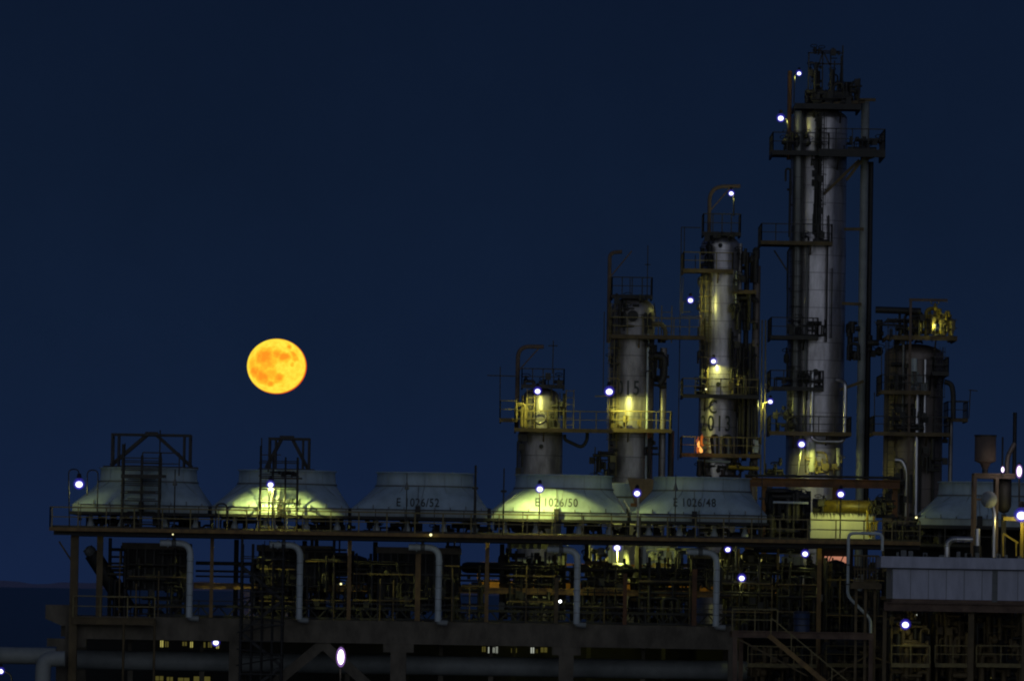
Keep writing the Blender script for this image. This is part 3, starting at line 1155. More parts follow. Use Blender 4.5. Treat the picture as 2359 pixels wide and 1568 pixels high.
def hoist_frame(label, u0, u1, ul, ur, ua0, ua1, v_top, Y):
    a, b = P(u0, v_top + 30, Y), P(u1, v_top + 30, Y)
    zt_ = P((u0 + u1) / 2, v_top, Y).z
    zb = Z_RT
    root = thing('hoist_frame', label, 'hoist frame', ((a.x + b.x) / 2, Y, zb), 'hoist frames on top of the fan rings')
    f = MB()
    for x in (a.x, b.x):
        for yy in (Y - 0.02, Y + 1.5):
            f.mark()
            f.beam((x, yy, zb), (x, yy, zt_), 0.11)
            f.mark()
            f.beam((x + (0.34 if x == a.x else -0.34), yy, zb), (x + (0.34 if x == a.x else -0.34), yy, zt_), 0.08)
    f.each('upright', 'dark', root)
    f = MB()
    for yy in (Y - 0.02, Y + 1.5):
        f.beam((a.x - 0.06, yy, zt_), (b.x + 0.06, yy, zt_), 0.12)
    for x in (a.x, b.x):
        f.beam((x, Y, zt_ - 0.14), (x, Y + 1.5, zt_ - 0.14), 0.1)
    f.build('top_beam', 'dark', root)
    f = MB()
    p0, p1 = P(ua0, v_top, Y), P(ua1, v_top, Y)
    for yy in (Y + 0.2, Y + 1.2):
        f.mark()
        f.beam((P(ul, 1066, Y).x, yy, zb + 0.12), (p0.x, yy, zt_ + 0.02), 0.2, 0.17)
        f.beam((P(ur, 1070, Y).x, yy, zb + 0.12), (p1.x, yy, zt_ + 0.02), 0.2, 0.17)
        f.beam((p0.x - 0.1, yy, zt_ + 0.07), (p1.x + 0.1, yy, zt_ + 0.07), 0.22, 0.2)
    f.each('sloping_leg', 'dark', root)
    f = MB()
    f.beam((P(ul, 1066, Y).x - 0.4, Y, zb + 0.05), (P(ur, 1066, Y).x + 0.4, Y, zb + 0.05), 0.25, 0.1)
    f.build('sill_beam', 'dark', root)


hoist_frame('wide black hoist frame on the ring of the leftmost hood', 258, 437, 254, 440, 338, 358, 1001, 365.5)
hoist_frame('narrow black hoist frame on the ring of the second hood', 620, 711, 612, 708, 648, 672, 1010, 365.5)

# thin masts in front of the hoods -------------------------------------------------------------
for u, v0, v1, r_, lb, cone in ((402, 1080, 1236, 0.045, 'thin dark mast with small cone right of the first access tower', 1),
                                (936, 1089, 1236, 0.035, 'thin dark mast crossing the letters of hood 52', 1),
                                (1094, 1071, 1240, 0.085, 'thick black mast at the right edge of hood 52', 0),
                                (1555, 1092, 1243, 0.035, 'thin dark mast left of the letters of hood 48', 1),
                                (1754, 1095, 1245, 0.035, 'thin dark mast at the right edge of hood 48', 0),
                                (1160, 1078, 1180, 0.05, 'short dark mast left of the floodlit hood 50', 0)):
    Ym = 360.9
    a = P(u, (v0 + v1) / 2, Ym)
    z0, z1 = ZD - 0.1, P(u, v0, Ym).z
    t_ = thing('mast', lb, 'mast', (a.x, Ym, z0), 'thin masts in front of the fan hoods')
    MB().tube([(a.x, Ym, z0), (a.x, Ym, z1)], [r_, r_ * 0.7], 8).build('pole', 'dark', t_)
    if cone:
        zc = P(u, v0 + 38, Ym).z
        m_ = MB()
        m_.lathe(a.x, Ym, [(0.02, zc + 0.55), (0.05, zc + 0.35), (0.13, zc + 0.05), (0.10, zc), (0.02, zc - 0.02)], 12)
        m_.build('lamp_cone', 'seam', t_)
    else:
        zc = P(u, v0 + 52, Ym).z
        m_ = MB()
        m_.box(a.x - 0.16, a.x + 0.16, Ym - 0.1, Ym + 0.1, zc - 0.08, zc + 0.04)
        m_.build('bracket', 'dark', t_)

# small vertical pipes between hoods
for u, lb in ((488, 'dark vertical gap pipe between the first two hoods'), (806, 'dark vertical gap pipe between the second hood and hood 52'),
              (1126, 'dark vertical gap pipe between hoods 52 and 50'), (1446, 'dark vertical gap pipe between hoods 50 and 48')):
    a = P(u, 1185, YH - 3.5)
    o = MB().tube([(a.x, YH - 3.5, ZD), (a.x, YH - 3.5, P(u, 1170, YH - 3.5).z)], 0.1, 10).build('gap_pipe', 'black')
    tag(o, lb, 'pipe', 'gap pipes between the fan hoods')
# bright glossy edge pipes at the right of hood 50
for k, du in enumerate((0, 11)):
    a, b = P(1424 + du, 1150, 361.4), P(1440 + du, 1178, 361.4)
    o = MB().tube([a, b], 0.05, 8).build('edge_pipe', 'cream')
    tag(o, 'short bright sloping pipe at the right corner of hood 50, ' + ('left of two' if k == 0 else 'right of two'), 'pipe', 'sloping pipes beside hood 50')
# inverted U vent
a, b = P(497, 1178, 361), P(512, 1178, 361)
vp = MB().tube(bend([(a.x, 361, ZD), (a.x, 361, ZD + 1.45), (b.x + 0.25, 361, ZD + 1.45), (b.x + 0.25, 361, ZD)], 0.35, 6), 0.045, 8).build('vent_pipe', 'dark')
tag(vp, 'dark hooped vent pipe on the deck between the first two hoods', 'pipe')
# glossy duct below the left end of the deck
du_ = thing('sloping_duct', 'thick black sloping duct under the left end of the deck', 'duct', P(290, 1400, 365))
m_ = MB()
m_.tube([P(212, 1274, 365), P(296, 1404, 365)], 0.46, 16)
m_.build('tube', 'black', du_)
m_ = MB()
m_.ball(P(208, 1270, 364.8), 0.34, 12, 8)
m_.disc(P(203, 1264, 364.8), 0.3, (-0.6, 0, 0.8), 0.16, 14)
m_.build('end_valve', 'seam', du_)
br = thing('knee_brace', 'thin ochre knee brace under the left tip of the deck', 'brace', P(150, 1260, YT))
MB().beam(P(136, 1246, YT - .3), P(172, 1302, YT - .3), 0.09).build('bar', 'ochre_dim', br)

# ------------------------------------------------------------------ pipe rack and trusses behind the posts
rack = thing('pipe_rack', 'ochre pipe rack beam with dark diagonals running behind the white downpipes', 'pipe rack', P(1000, 1352, YT + 3))
z = P(700, 1352, YT + 3).z
x0, x1 = P(446, 1352, YT + 3).x, P(1700, 1362, YT + 3).x
m_ = MB()
m_.ibeam((x0, YT + 3, z), (x1, YT + 3, z), 0.25, 0.34)
m_.build('main_beam', 'ochre', rack)
m_ = MB()
for zz, rr_ in ((P(700, 1300, YT + 5).z, 0.10), (P(700, 1318, YT + 5).z, 0.06), (P(700, 1330, YT + 5).z, 0.05)):
    m_.mark()
    m_.tube([(x0, YT + 5, zz), (x1, YT + 5, zz)], rr_, 8)
m_.each('thin_pipe', 'dark', rack)
m_ = MB()
for u0, v0, u1, v1 in ((1200, 1395, 1260, 1318), (1180, 1350, 1225, 1315), (560, 1400, 620, 1330), (640, 1390, 700, 1330), (1540, 1300, 1690, 1390), (1480, 1300, 1560, 1340), (1800, 1350, 1900, 1420), (820, 1390, 880, 1320)):
    m_.mark()
    m_.beam(P(u0, v0, YT + 4), P(u1, v1, YT + 4), 0.12)
m_.each('diagonal', 'dark', rack)

truss = thing('lattice_truss', 'long black lattice truss lying on top of the concrete frame', 'truss', P(1100, 1420, YT + 1.5))
za, zb = Z_TAB_TOP + 0.1, Z_TAB_TOP + 0.66
x0, x1 = P(357, 1420, YT + 1.5).x, P(1690, 1430, YT + 1.5).x
m_ = MB()
m_.beam((x0, YT + 1.5, za), (x1, YT + 1.5, za), 0.12)
m_.beam((x0, YT + 1.5, zb), (x1, YT + 1.5, zb), 0.14)
m_.build('chord', 'black', truss)
m_ = MB()
x = x0
up = True
while x < x1 - 0.5:
    m_.beam((x, YT + 1.5, za if up else zb), (x + 0.5, YT + 1.5, zb if up else za), 0.075)
    up = not up
    x += 0.5
m_.build('lacing', 'black', truss)
# guard rail along the table top
tr = MB()
railing(tr, [(x0, YT + 0.3, Z_TAB_TOP), (x1, YT + 0.3, Z_TAB_TOP)], 0.95, 2.4, 0.025, False)
tag(tr.build('table_railing', 'dark'), 'thin dark guard rail along the top edge of the concrete frame', 'railing')

# long drums and equipment behind
drums = [(700, 850, 1300, 24, 372, 'black', 'dark horizontal drum behind the second downpipe'), (1062, 1300, 1306, 13, 372, 'black', 'long black pipe drum crossing the bright sky gap'),
         (1470, 1650, 1316, 10, 371, 'black', 'black pipe drum left of the fifth downpipe'), (1370, 1460, 1315, 20, 370, 'black', 'rounded black drum below the floodlit pole'),
         (1700, 1990, 1310, 12, 369, 'black', 'long black drum below the white lit panel'), (860, 1050, 1330, 30, 374, 'black', 'large black drum behind hood 52 plenum')]
for u0, u1, v, ru, Y, mm, lb in drums:
    a, b = P(u0, v, Y), P(u1, v, Y)
    b.z = a.z
    r = ru * K * Y
    t_ = thing('drum', lb, 'drum', (a + b) / 2, 'black horizontal drums')
    m_ = MB()
    L = (b - a).length
    m_.tube([a, a + (b - a) * (0.12 * r / L * 2), a + (b - a) * (0.5 * r / L * 2), b - (b - a) * (0.5 * r / L * 2), b - (b - a) * (0.12 * r / L * 2), b], [r * 0.2, r * 0.75, r, r, r * 0.75, r * 0.2], 18)
    m_.build('shell', mm, t_)
    m_ = MB()
    for q in (0.25, 0.75):
        p = a.lerp(b, q)
        m_.mark()
        m_.box(p.x - 0.15, p.x + 0.15, Y - r * 0.6, Y + r * 0.6, p.z - r - 1.2, p.z - r * 0.8)
        m_.tube([(p.x, Y, p.z), (p.x, Y, p.z + r + 0.25)], 0.09, 8)
    m_.each('saddle', 'dark', t_)
# equipment skids of valves behind
skids = [(1345, 1400, 1262, 1330, 371, 22, 'dark pipe skid between the fourth downpipe and the floodlit pole', 'dark'), (700, 950, 1300, 1425, 368, 60, 'dark pipe skid behind the slim post at the V brace', 'dark'), (930, 1060, 1310, 1425, 368, 40, 'dark pipe skid right of the broad ochre post', 'dark'),
         (1150, 1300, 1270, 1425, 372, 44, 'dark pipe skid left of the fourth downpipe', 'dark'), (1290, 1440, 1300, 1428, 369, 60, 'dark pipe skid under the floodlit pole', 'dark'),
         (1450, 1600, 1330, 1432, 369, 56, 'dark pipe skid between rust brown posts', 'dark'), (1500, 1600, 1262, 1340, 374, 26, 'grey pipe skid behind hood 48 plenum', 'pipe_big'), (1660, 1870, 1265, 1440, 369, 80, 'dark pipe skid right of the fifth downpipe', 'dark'),
         (1870, 2040, 1300, 1450, 368, 60, 'dark pipe skid left of the white panel building', 'dark'), (580, 700, 1290, 1425, 368, 40, 'dark pipe skid behind the stair scaffold', 'black')]
for i, (u0, u1, v0, v1, Y, nn, lb, mm) in enumerate(skids):
    a, b = P(u0, v1, Y), P(u1, v0, Y)
    t_ = thing('pipe_skid', lb, 'pipe skid', ((a.x + b.x) / 2, Y, a.z), 'pipe skids behind the posts')
    m_ = MB()
    clutter(m_, a.x, b.x, Y - 1.5, Y + 1.5, a.z, b.z, nn, 0.05, 0.2, 200 + i)
    m_.build('piping', mm, t_)
    m_ = MB()
    for k in range(max(2, int((b.x - a.x) / 2.2))):
        x = a.x + (k + 0.4) * 2.2
        m_.mark()
        m_.beam((x, Y - 1.6, a.z), (x, Y - 1.6, b.z), 0.14)
    m_.mark()
    m_.beam((a.x, Y - 1.6, (a.z + b.z) / 2), (b.x, Y - 1.6, (a.z + b.z) / 2), 0.14, 0.2)
    m_.each('frame_bar', 'ochre_dim', t_)
    m_ = MB()
    clutter(m_, a.x, b.x, Y - 1.9, Y - 1.7, a.z, b.z, nn // 5, 0.03, 0.09, 300 + i)
    m_.build('lagged_pipe', 'dark_metal', t_)

bays = [(246, 290, 1255, 1425, 'dark manifold of thin pipes between the sloping duct and the first plenum', 0), (296, 432, 1300, 1428, 'dark manifold of thin pipes below the first plenum', 1),
        (596, 684, 1262, 1428, 'dark manifold of thin pipes behind the black stair scaffold', 2), (700, 798, 1258, 1428, 'dark manifold of thin pipes right of the second downpipe', 3),
        (812, 952, 1292, 1428, 'dark manifold of thin pipes left of the broad ochre post', 4), (1022, 1060, 1258, 1430, 'dark manifold of thin pipes right of the third downpipe', 5),
        (1062, 1116, 1318, 1430, 'dark manifold of thin pipes below the bright sky gap', 6), (1165, 1276, 1296, 1432, 'dark manifold of thin pipes left of the short ochre post', 7),
        (1340, 1434, 1322, 1434, 'dark manifold of thin pipes left of the rust brown post under the yellow elbow', 8), (1470, 1592, 1300, 1436, 'dark manifold of thin pipes between the two rust brown posts', 9),
        (1660, 1780, 1300, 1450, 'dark manifold of thin pipes around the low floodlight', 10), (1790, 1880, 1310, 1450, 'dark manifold of thin pipes behind the blue drum cabinet', 11), (1900, 2035, 1302, 1456, 'dark manifold of thin pipes behind the slim hooped pipe', 12)]
for u0, u1, v0, v1, lb, i in bays:
    Yb = YT + 1.9
    a, b = P(u0, v1, Yb), P(u1, v0, Yb)
    t_ = thing('pipe_manifold', lb, 'pipe manifold', ((a.x + b.x) / 2, Yb, a.z), 'dark pipe manifolds below the deck')
    g4 = random.Random(500 + i)
    wd_ = b.x - a.x
    m_ = MB()
    for k in range(max(4, int(wd_ * 4))):
        x, y = a.x + g4.random() * wd_, Yb + g4.uniform(-0.2, 2.5)
        z1 = b.z + (0.4 if g4.random() < 0.5 else -g4.random() * (b.z - a.z) * 0.6)
        m_.tube([(x, y, a.z), (x, y, z1)], g4.choice((0.025, 0.035, 0.05, 0.08)), 7)
    for k in range(max(3, int((b.z - a.z) * 3))):
        z, y = a.z + g4.random() * (b.z - a.z), Yb + g4.uniform(-0.3, 2.5)
        m_.tube([(a.x, y, z), (b.x, y, z)], g4.choice((0.025, 0.04, 0.06, 0.09)), 7)
    m_.build('thin_pipes', 'dark', t_)
    m_ = MB()
    clutter(m_, a.x, b.x, Yb - 0.4, Yb + 1.5, a.z, b.z, int(wd_ * 5) + 4, 0.04, 0.15, 520 + i)
    m_.build('valves', 'black', t_)
    m_ = MB()
    for k in range(max(1, int(wd_ / 1.6))):
        x = a.x + g4.random() * wd_
        m_.mark()
        m_.beam((x, Yb - 0.5, a.z), (x, Yb - 0.5, b.z - g4.random() * 1.2), 0.07)
    for k in range(2):
        z = a.z + (0.25 + 0.45 * k + 0.1 * g4.random()) * (b.z - a.z)
        m_.mark()
        m_.beam((a.x, Yb - 0.5, z), (b.x, Yb - 0.5, z), 0.07)
    m_.each('support_bar', 'ochre_dim', t_)

# orange pipe bridge lit from below
ob_ = thing('pipe_bridge', 'orange primed pipe bridge beam behind the posts', 'pipe bridge', P(1400, 1347, 378))
a, b = P(1100, 1344, 378), P(1960, 1362, 378)
m_ = MB()
m_.ibeam((a.x, 378, a.z), (b.x, 378, a.z), 0.4, 0.5)
m_.build('beam', 'orange', ob_)
m_ = MB()
for k in range(14):
    x = a.x + (b.x - a.x) * k / 13
    m_.beam((x, 378.3, a.z + 0.26), (x, 378.3, a.z + 1.2), 0.1)
m_.beam((a.x, 378.3, a.z + 1.2), (b.x, 378.3, a.z + 1.2), 0.12)
m_.build('stanchion', 'orange', ob_)
m_ = MB()
for k in range(0, 5):
    x = a.x + (b.x - a.x) * (k + 0.5) / 5
    m_.mark()
    m_.beam((x, 378.4, 0), (x, 378.4, a.z - 0.26), 0.25)
m_.each('leg', 'dark', ob_)
# small lit tank behind the fourth bay
tk = thing('small_tank', 'pale green lit tank seen through the fourth bay', 'tank', P(1225, 1400, 376))
a = P(1225, 1387, 376)
m_ = MB()
m_.tube([P(1190, 1387, 376), P(1258, 1387, 376)], 0.36 * 1.05, 20)
m_.build('shell', 'cream', tk)
m_ = MB()
m_.mark()
m_.box(P(1200, 1400, 376).x, P(1205, 1400, 376).x, 375.9, 376.1, a.z - 1.6, a.z - 0.35)
m_.mark()
m_.box(P(1245, 1400, 376).x, P(1250, 1400, 376).x, 375.9, 376.1, a.z - 1.6, a.z - 0.35)
m_.each('leg', 'dark', tk)
# bright yellow insulated elbow
el = thing('lagged_elbow', 'bright yellow lit lagged pipe with ringed joints below the floodlit pole', 'pipe', P(1444, 1326, 372))
m_ = MB()
m_.tube(bend([P(1442, 1272, 373.2), P(1442, 1283, 372), P(1446, 1335, 372)], 0.3, 5), 0.165, 14)
m_.build('pipe', 'cream', el)
m_ = MB()
for v in (1303, 1312, 1320, 1328):
    m_.disc(P(1445, v, 372), 0.18, (0, 0, 1), 0.07, 14)
m_.build('band', 'dark', el)
# lit boxes / columns behind
for u0, u1, v0, v1, Y, mm, lb in ((1801, 1850, 1282, 1300, 372, 'cream', 'pale lit equipment panel left of the salmon opening'), (1168, 1262, 1251, 1262, 371, 'cream', 'yellow lit header duct under hood 50'),
                                  (1285, 1300, 1278, 1300, 371.5, 'cream', 'small lit control box left of the fourth downpipe'),
                                  (1400, 1436, 1256, 1300, 380, 'pipe', 'pale tank side behind the floodlit pole'), (1480, 1560, 1258, 1335, 381, 'pipe', 'pale equipment housing behind hood 48 plenum'),
                                  (1190, 1290, 1290, 1302, 380, 'pipe', 'grey duct behind the dark pipe skid in the fourth bay')):
    a, b = P(u0, v1, Y), P(u1, v0, Y)
    t_ = thing('equipment_housing', lb, 'housing', ((a.x + b.x) / 2, Y, a.z))
    MB().box(a.x, b.x, Y, Y + 0.8, a.z, b.z).build('casing', mm, t_)
    m_ = MB()
    kx = a.x + 0.2
    while kx < b.x:
        m_.box(kx, kx + 0.03, Y - 0.03, Y - 0.003, a.z, b.z)
        kx += 0.42
    m_.build('rib', 'seam', t_)
# furnace opening
fo = thing('furnace_opening', 'salmon glowing furnace slot under the deck beside an ochre post', 'furnace', P(1925, 1290, 372))
a, b = P(1899, 1295, 372), P(1949, 1281, 372)
m_ = MB()
m_.box(a.x, b.x, 372, 372.3, a.z, b.z)
m_.build('glowing_slot', 'win_pink', fo)
m_ = MB()
for q_ in (0.0, 0.16, 0.72):
    x_ = a.x + (b.x - a.x) * q_
    m_.beam((x_ - 0.1, 371.8, a.z - 0.2), (x_ + 0.25, 371.8, b.z + 0.2), 0.06)
m_.build('brace', 'black', fo)
m_ = MB()
m_.box(a.x - 0.4, b.x + 0.4, 372.31, 374, a.z - 2.2, b.z + 0.5)
m_.build('casing', 'dullwall', fo)
m_ = MB()
m_.lathe((a.x + b.x) / 2, 371.6, [(0.5, a.z - 2), (0.5, a.z + 0.02), (0.3, a.z + 0.12), (0.05, a.z + 0.14)], 20)
m_.build('burner_drum', 'black', fo)
# lit slots far behind, warm
fs = thing('lit_gallery', 'low gallery with small yellow lit openings behind the fifth downpipe', 'gallery', P(1680, 1292, 376))
m_ = MB()
a, b = P(1640, 1300, 376.2), P(1790, 1275, 376.2)
m_.box(a.x, b.x, 376.2, 377, a.z - 0.4, b.z)
m_.build('wall', 'dullwall', fs)
for u0, u1, v0, v1 in ((1657, 1675, 1288, 1294), (1680, 1688, 1288, 1295), (1700, 1712, 1290, 1296), (1706, 1716, 1278, 1292), (1748, 1755, 1287, 1296), (1790, 1795, 1280, 1294)):
    a, b = P(u0, v1, 376.1), P(u1, v0, 376.1)
    MB().box(a.x, b.x, 376.1, 376.19, a.z, b.z).build('window', 'win_yellow', fs)

# ------------------------------------------------------------------ under the table
big = thing('header_pipe', 'very large grey pipe running horizontally under the concrete frame', 'pipe', P(900, 1526, 366))
a = P(900, 1530, 366)
x0, x1 = P(168, 1520, 366).x, P(1760, 1540, 366).x
r = 22.5 * K * 366
m_ = MB()
m_.tube([(x0, 366, a.z), (x1, 366, a.z)], r, 28)
m_.build('pipe', 'pipe_big', big)
m_ = MB()
for k in range(7):
    m_.mark()
    m_.disc((x0 + 2.5 + k * 6.0, 366, a.z), r * 1.02, (1, 0, 0), 0.12, 28)
m_.each('joint_band', 'pipe_big', big)
m_ = MB()
for u in (300, 465, 800, 1015, 1130, 1480):
    x = P(u, 1540, 366).x
    m_.mark()
    m_.box(x - 0.14, x + 0.14, 365.9, 366.1, 0, a.z - r)
    m_.mark()
    m_.box(x - 0.1, x + 0.1, 365.1, 365.3, a.z + r, Z_TAB_BOT)
m_.each('support', 'concrete', big)
# control building behind with lit windows
YB = 384.0
a, b = P(196, 1580, YB), P(1692, 1472, YB)
ctl = thing('control_building', 'long low dark building with rows of small lit windows under the concrete frame', 'building', ((a.x + b.x) / 2, YB + 4, 0))
m_ = MB()
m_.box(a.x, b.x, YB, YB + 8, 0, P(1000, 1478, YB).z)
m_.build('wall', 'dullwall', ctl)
m_ = MB()
m_.box(a.x - 0.3, b.x + 0.3, YB - 0.4, YB + 8.4, P(1000, 1478, YB).z + 0.003, P(1000, 1478, YB).z + 0.2)
m_.build('roof', 'dullwall', ctl)
for u0, u1, v0, v1, mm in ((369, 376, 1474, 1489, 'win_yellow'), (380, 388, 1476, 1489, 'win_dim'), (420, 430, 1477, 1486, 'win_dim'), (438, 444, 1477, 1490, 'win_yellow'), (461, 473, 1478, 1490, 'win_dim'), (479, 488, 1478, 1490, 'win_dim'),
                           (498, 504, 1480, 1492, 'win_yellow'), (1124, 1131, 1489, 1503, 'win_white'), (1135, 1139, 1490, 1502, 'win_white'), (1142, 1146, 1488, 1503, 'win_white'), (1177, 1190, 1492, 1502, 'win_dim'), (1222, 1230, 1490, 1503, 'win_white'), (1234, 1238, 1494, 1503, 'win_dim'),
                           (1245, 1260, 1490, 1501, 'win_dim'), (1110, 1118, 1488, 1500, 'win_dim'), (358, 376, 1556, 1566, 'win_dim'), (384, 398, 1558, 1567, 'win_dim'), (410, 436, 1560, 1567, 'win_dim'), (446, 484, 1557, 1568, 'win_dim'), (1708, 1712, 1494, 1502, 'win_dim')):
    if u1 > 1692:
        continue
    p, q = P(u0, v1, YB - 0.05), P(u1, v0, YB - 0.05)
    o = MB().box(p.x, q.x, YB - 0.05, YB - 0.004, p.z, q.z).build('window', mm, ctl)
    f = MB()
    f.box((p.x + q.x) / 2 - 0.02, (p.x + q.x) / 2 + 0.02, YB - 0.07, YB - 0.052, p.z, q.z)
    f.build('mullion', 'dark', o)
# thin scaffold poles in front at lower left
for u, lb in ((284, 'pale scaffold pole in front of the large grey pipe, left of two'), (355, 'pale scaffold pole in front of the large grey pipe, right of two')):
    a = P(u, 1500, YT - 0.9)
    o = MB().tube([(a.x, YT - 0.9, 0), (a.x, YT - 0.9, P(u, 1430, YT).z)], 0.07, 8).build('scaffold_pole', 'ochre_dim')
    tag(o, lb, 'pole', 'scaffold poles at lower left')
# left supply pipe with elbow
lp = thing('supply_pipe', 'thick grey pipe entering at lower left with a downward elbow branch', 'pipe', P(60, 1510, 361))
a = P(60, 1509, 361)
rr_ = 19.5 * K * 361
m_ = MB()
m_.tube([(a.x - 20, 361, a.z), (P(128, 1510, 361).x, 361, a.z)], rr_, 22)
m_.build('pipe', 'pipe_big', lp)
m_ = MB()
m_.tube(bend([(P(150, 1530, 360.3).x, 360.2, P(150, 1516, 360.2).z), (P(100, 1530, 360.3).x, 360.2, P(100, 1516, 360.2).z), (P(96, 1600, 360.3).x, 360.2, 0)], 0.9, 8), rr_ * 0.92, 20)
m_.build('elbow', 'pipe_big', lp)

# ------------------------------------------------------------------ towers


class Tower:
    def __init__(s, label, uc, vref, Y, ru, v_dome, v_shoulder, m, steps=()):
        c = P(uc, vref, Y)
        s.cx, s.cy, s.Y, s.uc = c.x, Y, Y, uc
        s.r = ru * K * Y
        s.root = thing('distillation_column', label, 'column', (c.x, Y, 0), 'tall process columns')
        zs, zd = s.z(v_shoulder), s.z(v_dome)
        m_ = MB()
        prof = [(s.r, 0)]
        for v, k in steps:
            prof += [(prof[-1][0], s.z(v) - 0.4), (s.r * k, s.z(v) + 0.4)]
        rt = prof[-1][0]
        prof.append((rt, zs))
        m_.lathe(s.cx, s.cy, prof, 56)
        s.shell = m_.build('shell', m, s.root)
        s.rt = rt
        m_ = MB()
        dp_ = []
        for k in range(10):
            a = math.pi / 2 * k / 9
            dp_.append((max(rt * math.cos(a), 0.01), zs + (zd - zs) * math.sin(a)))
        m_.lathe(s.cx, s.cy, dp_, 56)
        m_.build('head', m, s.root)

    def z(s, v):
        return P(s.uc, v, s.Y).z

    def x(s, u, v):
        return P(u, v, s.Y).x

    def platform(s, u0, u1, v, rail=1.1, m='ochre_dim', th=0.2, back=0.6, front=1.15, rm='rail', step=1.0, toe=True):
        z = s.z(v)
        x0, x1 = s.x(u0, v), s.x(u1, v)
        y0, y1 = s.cy - s.r - front, s.cy + s.r + back
        m_ = MB()
        m_.box(x0, x1, y0, y0 + 0.06, z - th, z + 0.03)
        m_.box(x0, x1, y0 + 0.063, y1, z - 0.07, z - 0.02)
        for xx in (x0 + 0.05, x1 - 0.05):
            m_.box(xx - 0.05, xx + 0.05, y0 + 0.064, y1, z - th, z - 0.073)
        for q in (0.3, 0.7):
            xx = x0 + (x1 - x0) * q
            if abs(xx - s.cx) < s.r:
                m_.beam((xx, y0 + 0.2, z - th), (xx, s.cy - s.r * 0.7, z - th - 0.7), 0.08)
        pl = m_.build('platform', m, s.root)
        if rail:
            m_ = MB()
            railing(m_, [(x0 + .04, y1, z), (x0 + .04, y0 + .04, z), (x1 - .04, y0 + .04, z), (x1 - .04, y1, z)], rail, step, 0.03)
            m_.build('railing', rm, pl)
        return pl

    def vpipe(s, u, v0, v1, ru, m='dark', name='riser_pipe', dy=None):
        a = P(u, (v0 + v1) / 2, s.Y)
        r = ru * K * s.Y
        dx = a.x - s.cx
        if dy is None:
            dy = -math.sqrt(max(0.0, s.r ** 2 - dx * dx)) - r - 0.12 if abs(dx) < s.r else 0
        m_ = MB()
        m_.tube([(a.x, s.cy + dy, s.z(v1) if v1 < 1600 else 0), (a.x, s.cy + dy, s.z(v0))], r, 14)
        zz = s.z(v0) - 1.5
        while zz > s.z(v1) + 0.5 and r > 0.08:
            m_.disc((a.x, s.cy + dy, zz), r * 1.12, (0, 0, 1), 0.07, 14)
            zz -= 3.1
        return m_.build(name, m, s.root)

    def pipe(s, pts, ru, m='dark', name='branch_pipe', rad=0.4, dy=0.0):
        m_ = MB()
        q = [Vector((P(u, v, s.Y).x, s.cy - s.r + dy - 0.2, s.z(v))) for u, v in pts]
        m_.tube(bend(q, rad, 6), ru * K * s.Y, 12)
        return m_.build(name, m, s.root)

    def nozzle(s, u, v, ru, m='dark', L=0.5):
        a = P(u, v, s.Y)
        dx = a.x - s.cx
        y = s.cy - math.sqrt(max(0.01, s.r ** 2 - dx * dx))
        m_ = MB()
        r = ru * K * s.Y
        m_.tube([(a.x, y + 0.1, s.z(v)), (a.x, y - L, s.z(v))], r * 0.8, 16)
        m_.disc((a.x, y - L, s.z(v)), r, (0, 1, 0), 0.1, 18)
        return m_.build('manway', m, s.root)

    def lad(s, u, v0, v1, dy=-0.35, m='rail'):
        a = P(u, (v0 + v1) / 2, s.Y)
        m_ = MB()
        dx = a.x - s.cx
        y = s.cy - math.sqrt(max(0.0, s.r ** 2 - dx * dx)) + dy
        ladder(m_, a.x, y, s.z(v1), s.z(v0))
        return m_.build('ladder', m, s.root)

    def davit(s, pts, ru=4.5, m='rust'):
        m_ = MB()
        q = [Vector((P(u, v, s.Y).x, s.cy - 0.4, P(u, v, s.Y).z)) for u, v in pts]
        q[0].x = q[1].x
        m_.tube(bend(q, 1.0, 8), ru * K * s.Y, 10)
        a_, b_, c_ = q[0], q[1], q[2]
        m_.beam(b_ + Vector((0, 0, -1.5)), b_ + (c_ - b_).normalized() * 1.3, 0.08)
        m_.disc(q[-1], 0.12, (1, 0, 0), 0.12, 10)
        return m_.build('davit', 'tank' if m == 'rust' else m, s.root)

    def bits(s, u0, u1, v0, v1, n, m='dark', seed=0, y0=-1.0, y1=0.8, name='valve_cluster', rmax=0.13):
        m_ = MB()
        clutter(m_, s.x(u0, v0), s.x(u1, v0), s.cy - s.r + y0, s.cy - s.r + y1, s.z(v1), s.z(v0), n, 0.03, rmax, seed)
        return m_.build(name, m, s.root)

    def text(s, txt, u, v_bot, h, sx=0.62, spacing=1.15):
        vs2, fs2 = text_shape(txt, h, sx, spacing)
        dx = P(u, v_bot, s.Y).x - s.cx
        a0 = math.asin(max(-0.95, min(0.95, dx / s.r)))
        z = s.z(v_bot)
        m_ = MB()
        rr = s.r + 0.035
        m_.add([(s.cx + rr * math.sin(a0 + x / s.r), s.cy - rr * math.cos(a0 + x / s.r), z + y) for x, y in vs2], fs2)
        return m_.build('lettering', 'ink', s.shell)

    def frame(s, segs, wd=0.07, m='dark', name='guard_frame', dy=0.0):
        m_ = MB()
        for (u0, v0), (u1, v1) in segs:
            a, b = P(u0, v0, s.Y), P(u1, v1, s.Y)
            m_.beam((a.x, s.cy - s.r + dy, a.z), (b.x, s.cy - s.r + dy, b.z), wd)
        return m_.build(name, m, s.root)


def trueplumb(u, v0, v1):
    """a plumb line through (u, v0) read at v1"""
    return u - (v1 - v0) * math.tan(ROLL)


